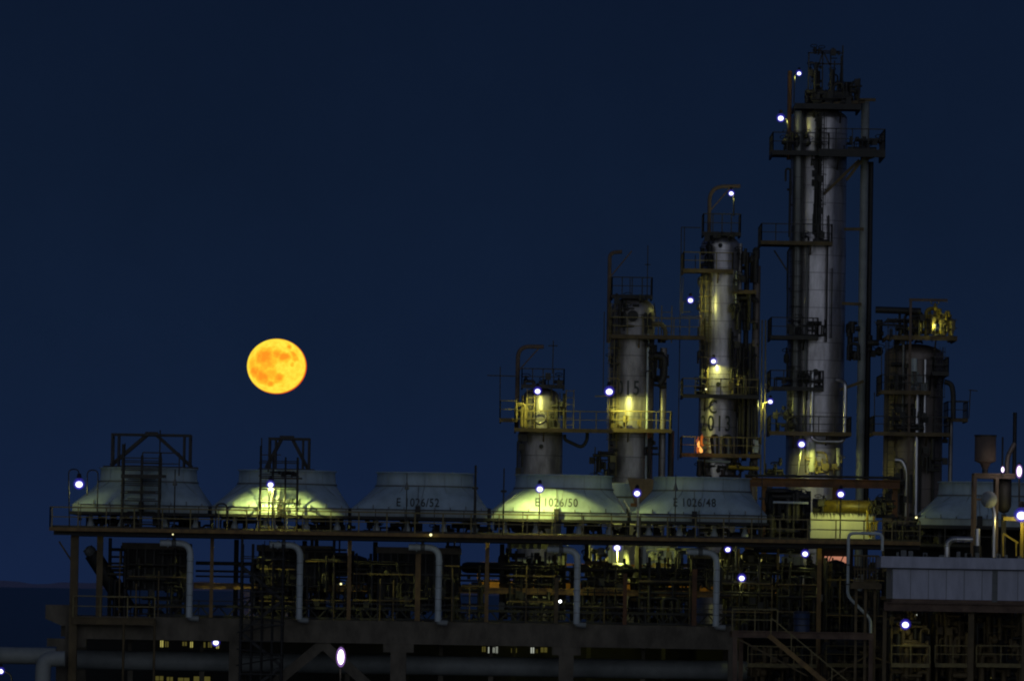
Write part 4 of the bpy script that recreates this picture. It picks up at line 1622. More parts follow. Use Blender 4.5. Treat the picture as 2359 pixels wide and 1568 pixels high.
# --- column A
A = Tower('short silver process column with yellow lit top, leftmost of the columns', 1245, 1000, 388, 51, 893, 912, 'alu_old', steps=((985, 0.80),))
A.platform(1184, 1410, 989, 1.05, step=0.9)
A.platform(1200, 1300, 888, 0.95, m='dark', rm='dark', front=0.1, step=0.7)
bl = A.platform(1150, 1192, 967, 1.05, front=0.6, step=0.7)
A.davit([(1190, 985), (1193, 798), (1250, 799)], 5)
A.lad(1222, 898, 988)
A.lad(1312, 896, 985, dy=-0.2)
A.frame([((1151, 970), (1152, 846)), ((1122, 866), (1192, 868)), ((1274, 786), (1272, 862)), ((1262, 798), (1284, 798)), ((1210, 905), (1210, 985)), ((1289, 905), (1289, 985)), ((1233, 900), (1233, 985)), ((1282, 905), (1282, 985))], 0.06)
m_ = MB()
m_.ring((A.x(1243, 962), A.cy - A.r - 0.25, A.z(962)), 0.34, (0, 1, 0), 0.045, 20)
m_.disc((A.x(1243, 962), A.cy - A.r * 0.85, A.z(962)), 0.3, (0, 1, 0), 0.3, 20)
m_.build('manway', 'alu_old', A.root)
A.vpipe(1299, 905, 985, 3.5, 'dark')
A.vpipe(1203, 912, 988, 3, 'rail')
A.nozzle(1246, 1029, 5, 'dark', 0.25)
A.bits(1208, 1300, 866, 888, 10, seed=3)
A.pipe([(1300, 1000), (1300, 1012), (1340, 1030), (1352, 1012), (1352, 992)], 4, 'dark', dy=0.8)
A.bits(1185, 1212, 930, 985, 8, 'rail', 5, -0.9, 0.3)
A.bits(1268, 1300, 925, 985, 9, 'dark', 6, -0.9, 0.3)
# --- column B
B = Tower('silver process column lettered 015 with domed top and curved davit', 1456, 800, 389, 51, 684, 715, 'alu_old')
B.platform(1402, 1545, 990, 1.05, step=0.9)
B.platform(1406, 1622, 775, 1.05, step=0.9, front=0.8)
B.platform(1407, 1502, 682, 1.05, m='dark', rm='dark', front=0.0, step=0.6)
B.davit([(1400, 790), (1404, 583), (1430, 581)], 4.5)
B.frame([((1491, 568), (1489, 684)), ((1484, 612), (1497, 612)), ((1450, 640), (1450, 690)), ((1478, 642), (1478, 690)), ((1391, 720), (1388, 905)), ((1512, 755), (1505, 700))], 0.055)
B.text('2015', 1436, 911, 0.86, 0.66, 1.2)
B.lad(1412, 700, 1100)
B.vpipe(1489, 770, 1110, 2.6, 'pipe')
B.vpipe(1521, 800, 1700, 8, 'alu_old')
B.vpipe(1540, 990, 1700, 7, 'dark')
B.pipe([(1500, 748), (1522, 746), (1531, 760), (1531, 785)], 5, 'rail')
B.pipe([(1505, 820), (1530, 822), (1528, 870), (1518, 885)], 7, 'dark')
B.bits(1420, 1500, 700, 770, 18, 'dark', 11)
B.bits(1500, 1540, 780, 890, 16, 'dark', 12, 0.2, 1.4, rmax=0.2)
B.bits(1412, 1500, 962, 988, 9, 'rail', 13)
B.bits(1408, 1500, 684, 696, 8, 'dark', 14)
B.frame([((1370, 1030), (1368, 1095)), ((1402, 1035), (1420, 1035)), ((1365, 1060), (1405, 1060))], 0.07)
B.bits(1362, 1412, 1040, 1110, 18, 'dark', 15, -0.6, 0.5)
B.nozzle(1456, 730, 13, 'dark', 0.3)
m_ = MB()
ladder(m_, B.x(1534, 730), B.cy - B.r, B.z(790), B.z(705), 0.6)
m_.build('access_ladder', 'rail', B.root)
# brown beam hanging at its base
hb = thing('hopper_bracket', 'rust brown hopper shaped steel bracket behind the floodlit yellow post', 'bracket', P(1480, 1120, 380))
m_ = MB()
a, b, c_, d_ = P(1446, 1100, 380), P(1518, 1104, 380), P(1496, 1160, 380), P(1462, 1160, 380)
m_.add([a, b, c_, d_] + [p + Vector((0, 1.5, 0)) for p in (a, b, c_, d_)], [(3, 2, 1, 0), (4, 5, 6, 7), (0, 1, 5, 4), (1, 2, 6, 5), (2, 3, 7, 6), (3, 0, 4, 7)])
m_.build('plate', 'tank', hb)
m_ = MB()
m_.beam(P(1452, 1162, 379.9), P(1510, 1164, 379.9), 0.2)
m_.build('flange', 'rust', hb)
# --- column C
C = Tower('slim silver process column lettered C 2013 with an orange flame at its foot', 1655, 800, 392, 44, 541, 565, 'alu')
C.platform(1617, 1705, 538, 1.1, m='dark', rm='dark', front=0.1, step=0.6)
C.platform(1570, 1686, 625, 1.0, step=0.9)
C.platform(1688, 1740, 670, 0, front=0.2)
C.platform(1568, 1745, 912, 0.95, step=0.8, m='dark', rm='rail')
C.platform(1566, 1748, 1047, 1.0, step=0.8, m='ochre_dim')
C.davit([(1634, 545), (1634, 431), (1702, 430)], 4.5)
C.frame([((1568, 526), (1560, 1060)), ((1568, 526), (1612, 527)), ((1575, 526), (1574, 624)), ((1688, 470), (1687, 500)), ((1572, 640), (1568, 720)), ((1600, 625), (1600, 590)), ((1568, 720), (1590, 720)), ((1568, 730), (1614, 731))], 0.055)
C.text('C', 1640, 953, 0.8, 0.66)
C.text('2013', 1645, 993, 0.92, 0.66, 1.2)
C.vpipe(1735, 610, 1700, 9, 'brown', dy=0.4)
C.vpipe(1717, 580, 1060, 6, 'dark', dy=0.2)
C.vpipe(1701, 560, 1060, 5, 'alu_old', dy=0.1)
C.lad(1622, 640, 910)
C.vpipe(1628, 830, 905, 2.2, 'rail')
C.vpipe(1694, 625, 698, 1.6, 'pipe')
C.pipe([(1640, 1046), (1636, 1006), (1650, 1003), (1650, 1046)], 3.4, 'black', rad=0.35)
C.pipe([(1668, 1046), (1664, 1006), (1680, 1003), (1684, 1046)], 3.4, 'black', rad=0.35)
C.vpipe(1659, 1005, 1046, 2.5, 'cream')
C.vpipe(1676, 1010, 1046, 2.5, 'cream')
C.nozzle(1657, 568, 5, 'black', 0.25)
C.bits(1690, 1742, 575, 650, 26, 'dark', 21, 0.2, 1.4, rmax=0.2)
C.bits(1690, 1742, 670, 760, 22, 'dark', 22, 0.2, 1.4, rmax=0.16)
C.bits(1692, 1745, 790, 1045, 46, 'dark', 23, 0.2, 1.4, rmax=0.12)
C.bits(1612, 1640, 560, 622, 12, 'black', 24, -0.6, 0.1)
C.bits(1595, 1622, 880, 910, 9, 'black', 25, -0.8, 0.1)
C.bits(1675, 1705, 875, 910, 9, 'rail', 26, -0.8, 0.2, rmax=0.06)
C.bits(1618, 1705, 542, 556, 9, 'dark', 27)
C.nozzle(1652, 886, 5, 'black', 0.2)
C.pipe([(1604, 1062), (1680, 1064)], 3, 'pipe', name='pipe_rail')
C.bits(1605, 1745, 1068, 1100, 26, 'dark', 28, -1, 0.4, rmax=0.16)
C.pipe([(1675, 1076), (1745, 1078)], 4.5, 'yellow', name='yellow_pipe', dy=-0.4)
C.bits(1725, 1748, 1010, 1046, 4, 'pipe', 29, -0.8, 0.0)
m_ = MB()
m_.box(C.x(1735, 1030), C.x(1743, 1030), C.cy - C.r - 0.9, C.cy - C.r - 0.7, C.z(1042), C.z(1014))
m_.build('cabinet', 'pipe', C.root)
# flame
fl = thing('flame', 'small orange flame burning at the left of the column lettered 2013', 'flame', P(1610, 1042, 389.5))
m_ = MB()
b0 = P(1611, 1043, 389.5)
gf = random.Random(21)
for k in range(11):                         # ragged tongues
    uu, vv, hh = 1604 + gf.random() * 13, 1043 - gf.random() ** 1.5 * 40, 7 + gf.random() * 13
    yy = 389.3 + gf.random() * 0.5
    m_.tube([P(uu, vv, yy), P(uu + gf.uniform(-2, 2), vv - hh * 0.35, yy), P(uu + gf.uniform(-3, 3), vv - hh * 0.7, yy), P(uu + gf.uniform(-3, 4), vv - hh, yy)], [0.03, gf.uniform(0.05, 0.10), gf.uniform(0.03, 0.06), 0.006], 8)
m_.build('outer_flame', 'flame_out', fl)
m_ = MB()
m_.tube([P(1615, 1042, 389.3), P(1614, 1036, 389.3), P(1612, 1027, 389.3)], [0.08, 0.11, 0.01], 10)
m_.tube([P(1609, 1030, 389.3), P(1608, 1022, 389.3), P(1610, 1014, 389.3)], [0.05, 0.08, 0.01], 8)
m_.build('inner_flame', 'flame_in', fl)
add_light(fl, P(1612, 1025, 389.0), 7, col=(1.0, 0.3, 0.05), radius=0.2)
# --- column D
D = Tower('tallest silver process column with railed platforms and a thick riser pipe', 1879, 800, 396, 66, 250, 275, 'alu', steps=((560, 0.98),))
D.platform(1826, 1978, 247, 0.0, m='dark', th=0.3, front=0.9)
D.platform(1774, 1905, 356, 1.1, m='dark', rm='dark', th=0.25, step=0.9)
D.platform(1880, 2032, 352, 1.25, m='dark', rm='dark', th=0.42, front=1.5, step=1.1)
D.platform(1748, 1912, 563, 1.05, m='ochre_dim', rm='dark', step=0.9)
D.platform(1770, 1880, 779, 1.1, m='dark', rm='dark', step=0.8)
D.platform(1768, 1892, 896, 1.0, m='dark', rm='dark', step=0.8)
D.platform(1768, 1955, 998, 0.95, m='ochre_dim', rm='dark', step=0.9)
D.vpipe(1832, 262, 1000, 12, 'dark_metal', dy=-1.5)
D.vpipe(1853, 566, 1000, 2.5, 'dark_metal')
D.bits(1873, 1889, 275, 545, 40, 'dark', 61, -0.45, -0.05, 'cable_tray', 0.07)
m_ = MB()
m_.box(D.x(1874, 410), D.x(1888, 410), D.cy - D.r - 0.12, D.cy - D.r - 0.06, D.z(548), D.z(270))
m_.build('cable_tray', 'dark', D.root)
D.vpipe(1816, 168, 372, 5, 'rust', dy=-1.0)
D.lad(1884, 262, 560, m='dark')
D.lad(1828, 560, 1000, m='dark')
D.vpipe(1901, 560, 790, 2, 'dark')
D.vpipe(1912, 620, 780, 1.5, 'dark')
m_ = MB()
xr_ = D.x(1984, 700)
m_.tube([(xr_, D.cy - 1.0, 0), (xr_, D.cy - 1.0, D.z(232))], 9.5 * K * 396, 18)
m_.build('riser_pipe', 'pipe_big', D.root, 'thick grey riser pipe')
m_ = MB()
m_.tube([(xr_ + 0.42, D.cy - 0.4, 0), (xr_ + 0.42, D.cy - 0.4, D.z(372))], 6 * K * 396, 14)
m_.build('riser_pipe', 'dark', D.root)
D.frame([((1870, 247), (1987, 240)), ((1970, 236), (2012, 236)), ((1893, 452), (1975, 374)), ((1945, 420), (1980, 375)), ((1940, 532), (1985, 532)), ((1935, 702), (1980, 704)), ((1930, 900), (1985, 880)), ((2030, 357), (1990, 372))], 0.18, 'ochre_dim', 'strut', -0.2)
# crown steelwork
cs = [((1860, 126), (1858, 240)), ((1938, 110), (1935, 240)), ((1892, 124), (1890, 235)), ((1910, 126), (1909, 240)), ((1858, 127), (1938, 128)), ((1870, 122), (1930, 124)), ((1892, 152), (1938, 153)), ((1862, 150), (1895, 152)), ((1875, 180), (1892, 124)), ((1908, 155), (1895, 128)), ((1872, 170), (1870, 235)), ((1876, 150), (1873, 240))]
D.frame(cs, 0.08, 'dark', 'crown_frame', 0.2)
D.pipe([(1915, 235), (1915, 200), (1938, 195), (1940, 235)], 3.5, 'dark', rad=0.5)
D.pipe([(1955, 240), (1956, 200), (1966, 190), (1970, 235)], 3.2, 'dark', rad=0.4)
D.pipe([(1873, 240), (1875, 160), (1878, 150)], 4, 'dark')
D.pipe([(1910, 240), (1912, 165)], 5.0, 'dark')
D.bits(1853, 1975, 212, 246, 40, 'dark', 31, -0.6, 1.5, rmax=0.18)
D.bits(1862, 1890, 160, 240, 20, 'dark', 32, -0.3, 0.8)
D.bits(1905, 1940, 135, 240, 16, 'dark', 44, -0.3, 0.8, rmax=0.09)
D.bits(1862, 1936, 118, 132, 10, 'dark', 45, -0.3, 0.8, rmax=0.07)
D.bits(1925, 1978, 190, 246, 24, 'dark', 46, -0.5, 1.2, rmax=0.13)
D.bits(1935, 1972, 195, 245, 16, 'dark', 33, -0.3, 1.0, rmax=0.16)
D.bits(1800, 1860, 318, 352, 20, 'dark', 34, -0.9, 0.4)
D.bits(1940, 2025, 322, 350, 16, 'dark', 35, -0.9, 0.4)
D.bits(1800, 1905, 742, 776, 18, 'dark', 36, -0.9, 0.1)
D.bits(1780, 1890, 860, 894, 24, 'dark', 37, -0.9, 0.3)
D.bits(1782, 1830, 930, 996, 18, 'dark', 38, -0.9, 0.3)
D.bits(1950, 1975, 740, 830, 14, 'dark', 39, 0.4, 1.6, rmax=0.2)
D.bits(1995, 2030, 740, 815, 12, 'dark', 40, 0.4, 1.6, rmax=0.2)
D.bits(1840, 1912, 545, 562, 9, 'dark', 41, -0.9, 0.2)
D.frame([((1820, 306), (1820, 352)), ((1840, 300), (1838, 352)), ((1905, 500), (1906, 560)), ((1850, 1010), (1852, 1090)), ((1780, 580), (1812, 630))], 0.09)
m_ = MB()
m_.tube(bend([Vector((D.x(1866, 925), D.cy - D.r - 0.5, D.z(858))), Vector((D.x(1866, 925), D.cy - D.r - 0.5, D.z(1018))), Vector((D.x(1936, 1018), D.cy - D.r - 0.5, D.z(1018))),
                 Vector((D.x(1942, 925), D.cy - D.r - 0.3, D.z(1000))), Vector((D.x(1942, 925), D.cy - D.r - 0.3, D.z(880))), Vector((D.x(1925, 878), D.cy - D.r + 0.3, D.z(876)))], 0.5, 7), 4.8 * K * 396, 14)
m_.build('loop_pipe', 'silver', D.root)
D.nozzle(1874, 860, 8, 'black', 0.5)
D.vpipe(1927, 1032, 1095, 5, 'cream')
D.vpipe(1866, 1020, 1088, 8, 'cream')
D.vpipe(1840, 1026, 1060, 1.8, 'rail')
D.pipe([(1876, 1042), (1900, 1043), (1903, 1090)], 2.2, 'rail')
D.bits(1850, 1935, 1040, 1094, 22, 'rail', 42, -0.8, 0.2, rmax=0.06)
D.frame([((1752, 740), (1748, 1100)), ((1760, 740), (1757, 1100))], 0.08, 'rail', 'guide_rail', -0.4)
D.bits(1760, 1800, 1060, 1098, 12, 'dark', 43, -0.6, 0.4)
# --- column E
E_ = Tower('squat brown process column at right with yellow lit piping on its top', 2103, 950, 394, 68, 792, 818, 'brown')
E_.platform(2036, 2198, 777, 0.0, m='ochre_dim', th=0.25, front=0.7)
E_.platform(2022, 2136, 904, 0.95, m='ochre_dim', rm='dark')
E_.platform(2004, 2181, 999, 0.95, m='ochre_dim', rm='dark')
E_.platform(2178, 2226, 963, 1.0, m='ochre_dim', rm='dark', front=-0.6)
m_ = MB()
xe = E_.x(2088, 900)
m_.beam((xe, E_.cy - E_.r - 0.9, 0), (xe, E_.cy - E_.r - 0.9, E_.z(697)), 0.15)
m_.beam((xe - 0.1, E_.cy - E_.r - 0.9, E_.z(695)), (E_.x(2175, 696), E_.cy - E_.r - 0.9, E_.z(695)), 0.16)
m_.build('davit', 'tank', E_.root)
E_.pipe([(2012, 718), (2116, 720)], 8, 'dark', 'header_pipe')
E_.pipe([(2020, 752), (2086, 753)], 2.5, 'dark')
E_.pipe([(2128, 775), (2128, 715), (2152, 712), (2162, 735), (2162, 770)], 4.5, 'yellow')
E_.pipe([(2172, 772), (2174, 735), (2180, 745), (2182, 775)], 3.5, 'yellow')
E_.bits(2095, 2190, 728, 775, 34, 'rail', 51, -0.8, 1.0, rmax=0.12)
E_.bits(2060, 2120, 720, 775, 24, 'dark', 52, -0.8, 1.0)
E_.bits(2130, 2180, 708, 740, 6, 'yellow', 58, -0.8, 0.2, rmax=0.1)
E_.vpipe(2105, 905, 1190, 5.5, 'silver')
E_.vpipe(2099, 828, 858, 8, 'pipe')
E_.vpipe(2187, 970, 1170, 5, 'alu_old', dy=-0.5)
E_.pipe([(2170, 880), (2186, 885), (2190, 905), (2190, 965)], 6, 'dark')
E_.frame([((2226, 965), (2230, 900)), ((2226, 900), (2246, 902)), ((2192, 925), (2228, 926)), ((2010, 1000), (2010, 905)), ((2026, 905), (2026, 800)), ((2036, 905), (2036, 790)), ((2010, 745), (2086, 746))], 0.06)
E_.bits(2085, 2130, 850, 900, 14, 'pipe_big', 53, -0.5, 0.2)
E_.bits(2040, 2130, 930, 998, 26, 'dark', 54, -0.8, 0.2)
E_.lad(2050, 790, 1100, m='dark')
E_.bits(2040, 2095, 1080, 1190, 24, 'dark', 55, -1.2, 0.1, rmax=0.2)
E_.pipe([(2082, 1190), (2084, 1090), (2070, 1062), (2055, 1062)], 6.5, 'silver', dy=-0.5)
E_.vpipe(2056, 1040, 1078, 1.8, 'rail')
E_.bits(2040, 2185, 760, 790, 12, 'dark', 56)
E_.bits(2060, 2150, 780, 792, 14, 'dark', 57, 0.4, 1.8, rmax=0.06)
E_.platform(2040, 2200, 738, 0.0, m='dark', th=0.1, front=-1.5)
E_.frame([((x_, 778), (x_, 735)) for x_ in range(2040, 2200, 18)] + [((2038, 738), (2198, 740)), ((2038, 757), (2198, 759))], 0.05, 'dark', 'top_railing', -0.5)
E_.vpipe(2125, 830, 1000, 3.5, 'silver')
E_.vpipe(2116, 905, 1190, 2.5, 'dark')
E_.vpipe(2075, 790, 1000, 3.5, 'dark_metal')
E_.vpipe(2145, 1000, 1190, 3, 'dark')
E_.platform(2140, 2178, 860, 0.9, m='dark', rm='dark', step=0.7)
E_.bits(2040, 2085, 840, 900, 10, 'dark', 60, -0.6, 0.2)
E_.bits(2120, 2175, 1010, 1090, 16, 'dark', 62, -0.6, 0.1)
E_.lad(2158, 800, 1000, m='dark')

for T_, seed_ in ((A, 90), (B, 91), (C, 92), (D, 93)):
    u_, ru_ = T_.uc, T_.r / (K * T_.Y)
    for i_, (v0_, v1_) in enumerate({90: ((1000, 1090),), 91: ((790, 870), (1000, 1100)), 92: ((640, 720), (740, 900), (1062, 1098)), 93: ((360, 550), (575, 760), (790, 880), (905, 990))}[seed_]):
        if seed_ in (91, 92):
            T_.bits(u_ + ru_ * 0.6, u_ + ru_ * 1.12, v0_, v1_, 12, 'dark', seed_ * 10 + i_, -0.3, 0.5, 'side_piping', 0.09)
        T_.bits(u_ - ru_ * 1.08, u_ - ru_ * 0.7, v0_, v1_, 7, 'dark', seed_ * 10 + i_ + 5, -0.2, 0.6, 'side_piping', 0.08)
# walkway bridge rails between columns are on the platforms; rusty pipe bridge below the columns
rb = thing('rusty_bridge', 'long rusty pipe bridge in front of the columns, behind the hoods', 'pipe bridge', P(1800, 1112, 382))
a, b = P(1448, 1102, 382), P(2072, 1114, 382)
m_ = MB()
m_.ibeam((P(1715, 1112, 382).x, 382, P(1880, 1112, 382).z), (b.x, 382, P(1880, 1112, 382).z), 0.5, 0.5)
m_.build('beam', 'rust', rb)
m_ = MB()
m_.tube([(P(1715, 1098, 382).x, 382, P(1880, 1097, 382).z), (b.x, 382, P(1880, 1097, 382).z)], 0.07, 8)
m_.build('top_pipe', 'dark', rb)
m_ = MB()
for u in (1722, 1760, 1922, 2060):
    x = P(u, 1180, 382.3).x
    m_.mark()
    m_.beam((x, 382.3, 0), (x, 382.3, P(1880, 1122, 382).z), 0.3)
m_.each('leg', 'rust', rb)

# ------------------------------------------------------------------ machinery right of the hoods
bx_ = thing('cream_tank_box', 'cream enamel machine box lit yellow green behind the deck railing', 'machine', P(1940, 1244, 363))
a, b = P(1866, 1245, 363), P(2017, 1182, 363)
m_ = MB()
m_.box(a.x, b.x, 363, 366, a.z, b.z)
m_.build('casing', 'cream', bx_)
m_ = MB()
g2 = random.Random(4)
k = a.x + 0.1
while k < b.x - 0.1:
    d = 0.12 + 0.2 * (0.5 + 0.5 * math.sin(k * 1.9)) * g2.random() + g2.uniform(0, 0.16)
    wd_ = g2.uniform(0.05, 0.11)
    m_.add([(k, 362.99, b.z), (k + wd_, 362.99, b.z), (k + wd_ * g2.uniform(0.3, 0.9), 362.99, b.z - d)], [(0, 2, 1)])
    k += wd_ * g2.uniform(0.55, 1.1)
m_.build('drip_stain', 'dark', bx_)
m_ = MB()
m_.box(a.x - 0.05, b.x + 0.05, 362.95, 366.05, a.z - 0.14, a.z - 0.003)
m_.build('base', 'black', bx_)
m_ = MB()
clutter(m_, b.x - 0.7, b.x + 0.1, 362.5, 362.9, a.z, b.z + 0.2, 8, 0.03, 0.08, 9)
m_.build('side_piping', 'yellow', bx_)
yd = thing('yellow_drum', 'yellow horizontal drum resting above the cream machine box', 'drum', P(1970, 1165, 363.6))
a, b = P(1892, 1165, 364), P(2052, 1166, 364)
b.z = a.z
m_ = MB()
m_.tube([a, a + Vector((0.02, 0, 0)), b - Vector((0.3, 0, 0)), b], [0.3, 0.37, 0.37, 0.2], 24)
m_.build('shell', 'yellow_dull', yd)
m_ = MB()
clutter(m_, P(2000, 1165, 363).x, P(2060, 1165, 363).x, 363.0, 363.5, a.z - 0.4, a.z + 0.55, 26, 0.03, 0.09, 95)
clutter(m_, P(1880, 1165, 363).x, P(1900, 1165, 363).x, 363.0, 363.5, a.z - 0.4, a.z + 0.45, 8, 0.03, 0.09, 96)
m_.build('piping', 'black', yd)  # black bits added over the drum ends, standing in for their shade
m_ = MB()
for k in range(3):
    m_.disc(a + (b - a) * ((k + 0.7) / 3.2), 0.385, (1, 0, 0), 0.05, 24)
m_.disc(a + Vector((-0.25, 0, 0)), 0.42, (1, 0, 0), 0.5, 20)
m_.build('band', 'dark', yd)
m_ = MB()
m_.box(a.x - 0.7, b.x + 0.2, 363.7, 364.4, a.z - 0.6, a.z - 0.39)
m_.build('cradle', 'black', yd)
mk = thing('pump_house', 'dark cluttered machinery bay between hood 48 and the cream machine box', 'machinery', P(1800, 1240, 366))
m_ = MB()
a, b = P(1765, 1246, 366), P(1865, 1130, 366)
clutter(m_, a.x, b.x, 364, 367, a.z, b.z, 90, 0.05, 0.22, 77)
m_.build('piping', 'dark', mk)
m_ = MB()
m_.box(a.x, b.x, 367.5, 368, a.z, P(1800, 1165, 366).z)
m_.build('back_wall', 'dullwall', mk)
m_ = MB()
m_.tube([P(1780, 1156, 364), P(1862, 1158, 364)], 0.07, 8)
m_.build('light_pipe', 'pipe', mk)
m_ = MB()
z = P(1800, 1133, 364).z
m_.lathe(P(1795, 1130, 364.5).x, 364.5, [(0.7, z), (0.72, z + 0.15), (0.4, z + 0.22), (0.05, z + 0.24)], 20)
m_.build('fan_cap', 'dark', mk)
# more dark machinery right of the drum
mk2 = thing('valve_bay', 'dark valve bay between the cream machine box and the right hood', 'machinery', P(2100, 1240, 366))
m_ = MB()
a, b = P(2040, 1260, 366), P(2240, 1196, 366)
clutter(m_, a.x, b.x, 363, 366, a.z, b.z, 90, 0.04, 0.18, 78)
m_.build('piping', 'dark', mk2)
m_ = MB()
railing(m_, [(a.x, 360.4, a.z), (b.x + 1, 360.4, a.z)], 1.2, 1.5, 0.035)
m_.build('railing', 'dark', mk2)
m_ = MB()
m_.box(a.x, b.x + 4.5, 367, 367.5, a.z - 0.5, a.z + 1.05)
m_.build('back_wall', 'dullwall', mk2)

# inverted U white pipe
wp = thing('looped_pipe', 'slim pale hooped pipe before the cream box, kinked lower down', 'pipe', P(1955, 1400, 352))
Yw = 352
q = [P(1953, 1229, Yw), P(1953, 1372, Yw), P(2005, 1425, Yw), P(2003, 1640, Yw)]
q[1].x = q[0].x = P(1953, 1300, Yw).x
q[3].x = q[2].x
top_l = Vector((q[0].x, Yw, P(1953, 1227, Yw).z))
top_r = Vector((P(2032, 1230, Yw).x, Yw, top_l.z))
MB().tube(bend([Vector((top_r.x, Yw, P(2032, 1268, Yw).z)), top_r, top_l, q[1], q[2], Vector((q[2].x, Yw, 0))], 0.3, 6), 3.6 * K * Yw, 12).build('pipe', 'pipe', wp)
m_ = MB()
for v in (1300, 1345):
    m_.disc((q[0].x, Yw, P(1953, v, Yw).z), 0.12, (0, 0, 1), 0.06, 12)
m_.build('clamp', 'dark', wp)

# ------------------------------------------------------------------ white panel building (right)
YW = 350.0
pb = thing('panel_building', 'grey white panelled duct house with overhanging cap on a red brown beam', 'building', P(2250, 1380, YW + 3))
a, b = P(2053, 1378, YW), P(2420, 1306, YW)
zt_ = P(2200, 1309, YW).z
zb_ = P(2200, 1380, YW).z
m_ = MB()
m_.box(a.x, b.x + 3, YW, YW + 5, zb_, zt_)
m_.build('wall', 'panel', pb)
m_ = MB()
m_.box(P(2028, 1300, YW).x, b.x + 3, YW - 0.35, YW + 5.3, zt_ + 0.003, P(2200, 1283, YW).z)
m_.build('roof_cap', 'panel', pb)
m_ = MB()
xs = P(2291, 1340, YW).x
m_.box(xs - 0.14, xs + 0.14, YW - 0.06, YW - 0.003, zb_ - 0.1, zt_ - 0.003)
m_.box(a.x - 0.02, a.x + 0.05, YW - 0.04, YW - 0.002, zb_, zt_ - 0.003)
m_.box(a.x + 0.06, b.x + 3, YW - 0.03, YW - 0.003, zt_ - 0.07, zt_ - 0.01)
m_.build('seam_strip', 'seam', pb)
m_ = MB()
k = a.x + 1.0
while k < b.x + 3:
    if abs(k - xs) > 0.3:
        m_.box(k - 0.012, k + 0.012, YW - 0.012, YW - 0.002, zb_, zt_ - 0.08)
    k += 0.95
m_.build('panel_joint', 'seam', pb)
m_ = MB()
m_.ibeam((P(2035, 1394, YW).x, YW - 0.1, zb_ - 0.42), (b.x + 3, YW - 0.1, zb_ - 0.42), 0.4, 0.46)
m_.box(a.x, b.x + 3, YW, YW + 4.5, zb_ - 0.18, zb_ - 0.01)
m_.build('support_beam', 'redbrown', pb)
m_ = MB()
for u, wd in ((2037, 0.2), (2236, 0.3), (2360, 0.3)):
    x = P(u, 1480, YW).x
    m_.mark()
    m_.beam((x, YW + 0.2, 0), (x, YW + 0.2, zb_ - 0.66), wd)
m_.each('leg', 'ochre_dim', pb)
m_ = MB()
g3 = random.Random(11)
for k in range(16):
    x = g3.uniform(P(2060, 1280, YW).x, b.x)
    z_ = P(2200, 1283, YW).z
    hh = g3.uniform(0.1, 0.35)
    m_.mark()
    m_.box(x, x + g3.uniform(0.1, 0.3), YW + 0.2, YW + 0.6, z_ + 0.003, z_ + hh)
m_.each('roof_vent', 'seam', pb)
# slatted panel left of it
sl = thing('slatted_screen', 'yellowish vertical slatted screen left of the white panel building', 'screen', P(1995, 1340, YW + 1))
a, b = P(1967, 1340, YW + 1), P(2022, 1280, YW + 1)
m_ = MB()
k = a.x
while k < b.x:
    m_.box(k, k + 0.05, YW + 1, YW + 1.06, a.z, b.z)
    k += 0.16
m_.build('slat', 'ochre_dim', sl)
m_ = MB()
for z_ in (a.z, (a.z + b.z) / 2, b.z):
    m_.box(a.x - 0.06, b.x + 0.06, YW + 1.065, YW + 1.12, z_ - 0.05, z_ + 0.05)
m_.box(a.x - 0.2, b.x + 0.2, YW + 0.7, YW + 1.6, a.z - 0.35, a.z - 0.053)
m_.build('frame', 'ochre_dim', sl)
m_ = MB()
for k in (0.1, 0.5, 0.9):
    x = a.x + (b.x - a.x) * k
    m_.mark()
    m_.beam((x, YW + 1.2, 0), (x, YW + 1.2, a.z - 0.36), 0.14)
m_.each('leg', 'ochre_dim', sl)
# silver elbow on the roof
se = thing('exhaust_elbow', 'ribbed silver exhaust elbow standing on the panel building roof', 'pipe', P(2181, 1280, YW + 1.5))
Ys = YW + 1.5
pts = bend([P(2181, 1282, Ys), P(2181, 1241, Ys), P(2240, 1242, Ys)], 1.0, 9)
m_ = MB()
m_.tube(pts, 6.5 * K * Ys, 14)
m_.build('pipe', 'silver', se)
m_ = MB()
for i in range(2, len(pts) - 1):
    m_.disc(pts[i], 7.3 * K * Ys, (pts[i] - pts[i - 1]), 0.05, 14)
m_.build('rib', 'seam', se)
m_ = MB()
x = P(2251, 1245, Ys).x
m_.tube([(x, Ys, P(2251, 1256, Ys).z), (x, Ys, P(2251, 1217, Ys).z)], 6.3 * K * Ys, 14)
m_.build('stub_stack', 'silver', se)
m_ = MB()
m_.tube([(x, Ys, P(2251, 1283, Ys).z), (x, Ys, P(2251, 1256, Ys).z)], 10 * K * Ys, 14)
m_.build('drum', 'black', se)
sp_ = thing('standpipe', 'grey standpipe on the panel building roof right of the silver elbow', 'pipe', P(2287, 1280, Ys))
m_ = MB()
x = P(2289, 1230, Ys).x
m_.tube(bend([(x, Ys, P(2289, 1283, Ys).z), (x, Ys, P(2289, 1175, Ys).z), (x - 0.2, Ys, P(2284, 1155, Ys).z), (x - 0.2, Ys, P(2284, 1135, Ys).z)], 0.3, 5), 4.6 * K * Ys, 12)
m_.build('pipe', 'silver', sp_)
m_ = MB()
m_.ball((x - 0.3, Ys, P(2280, 1150, Ys).z), 0.45, 14, 9)
m_.build('vessel', 'pipe_big', sp_)
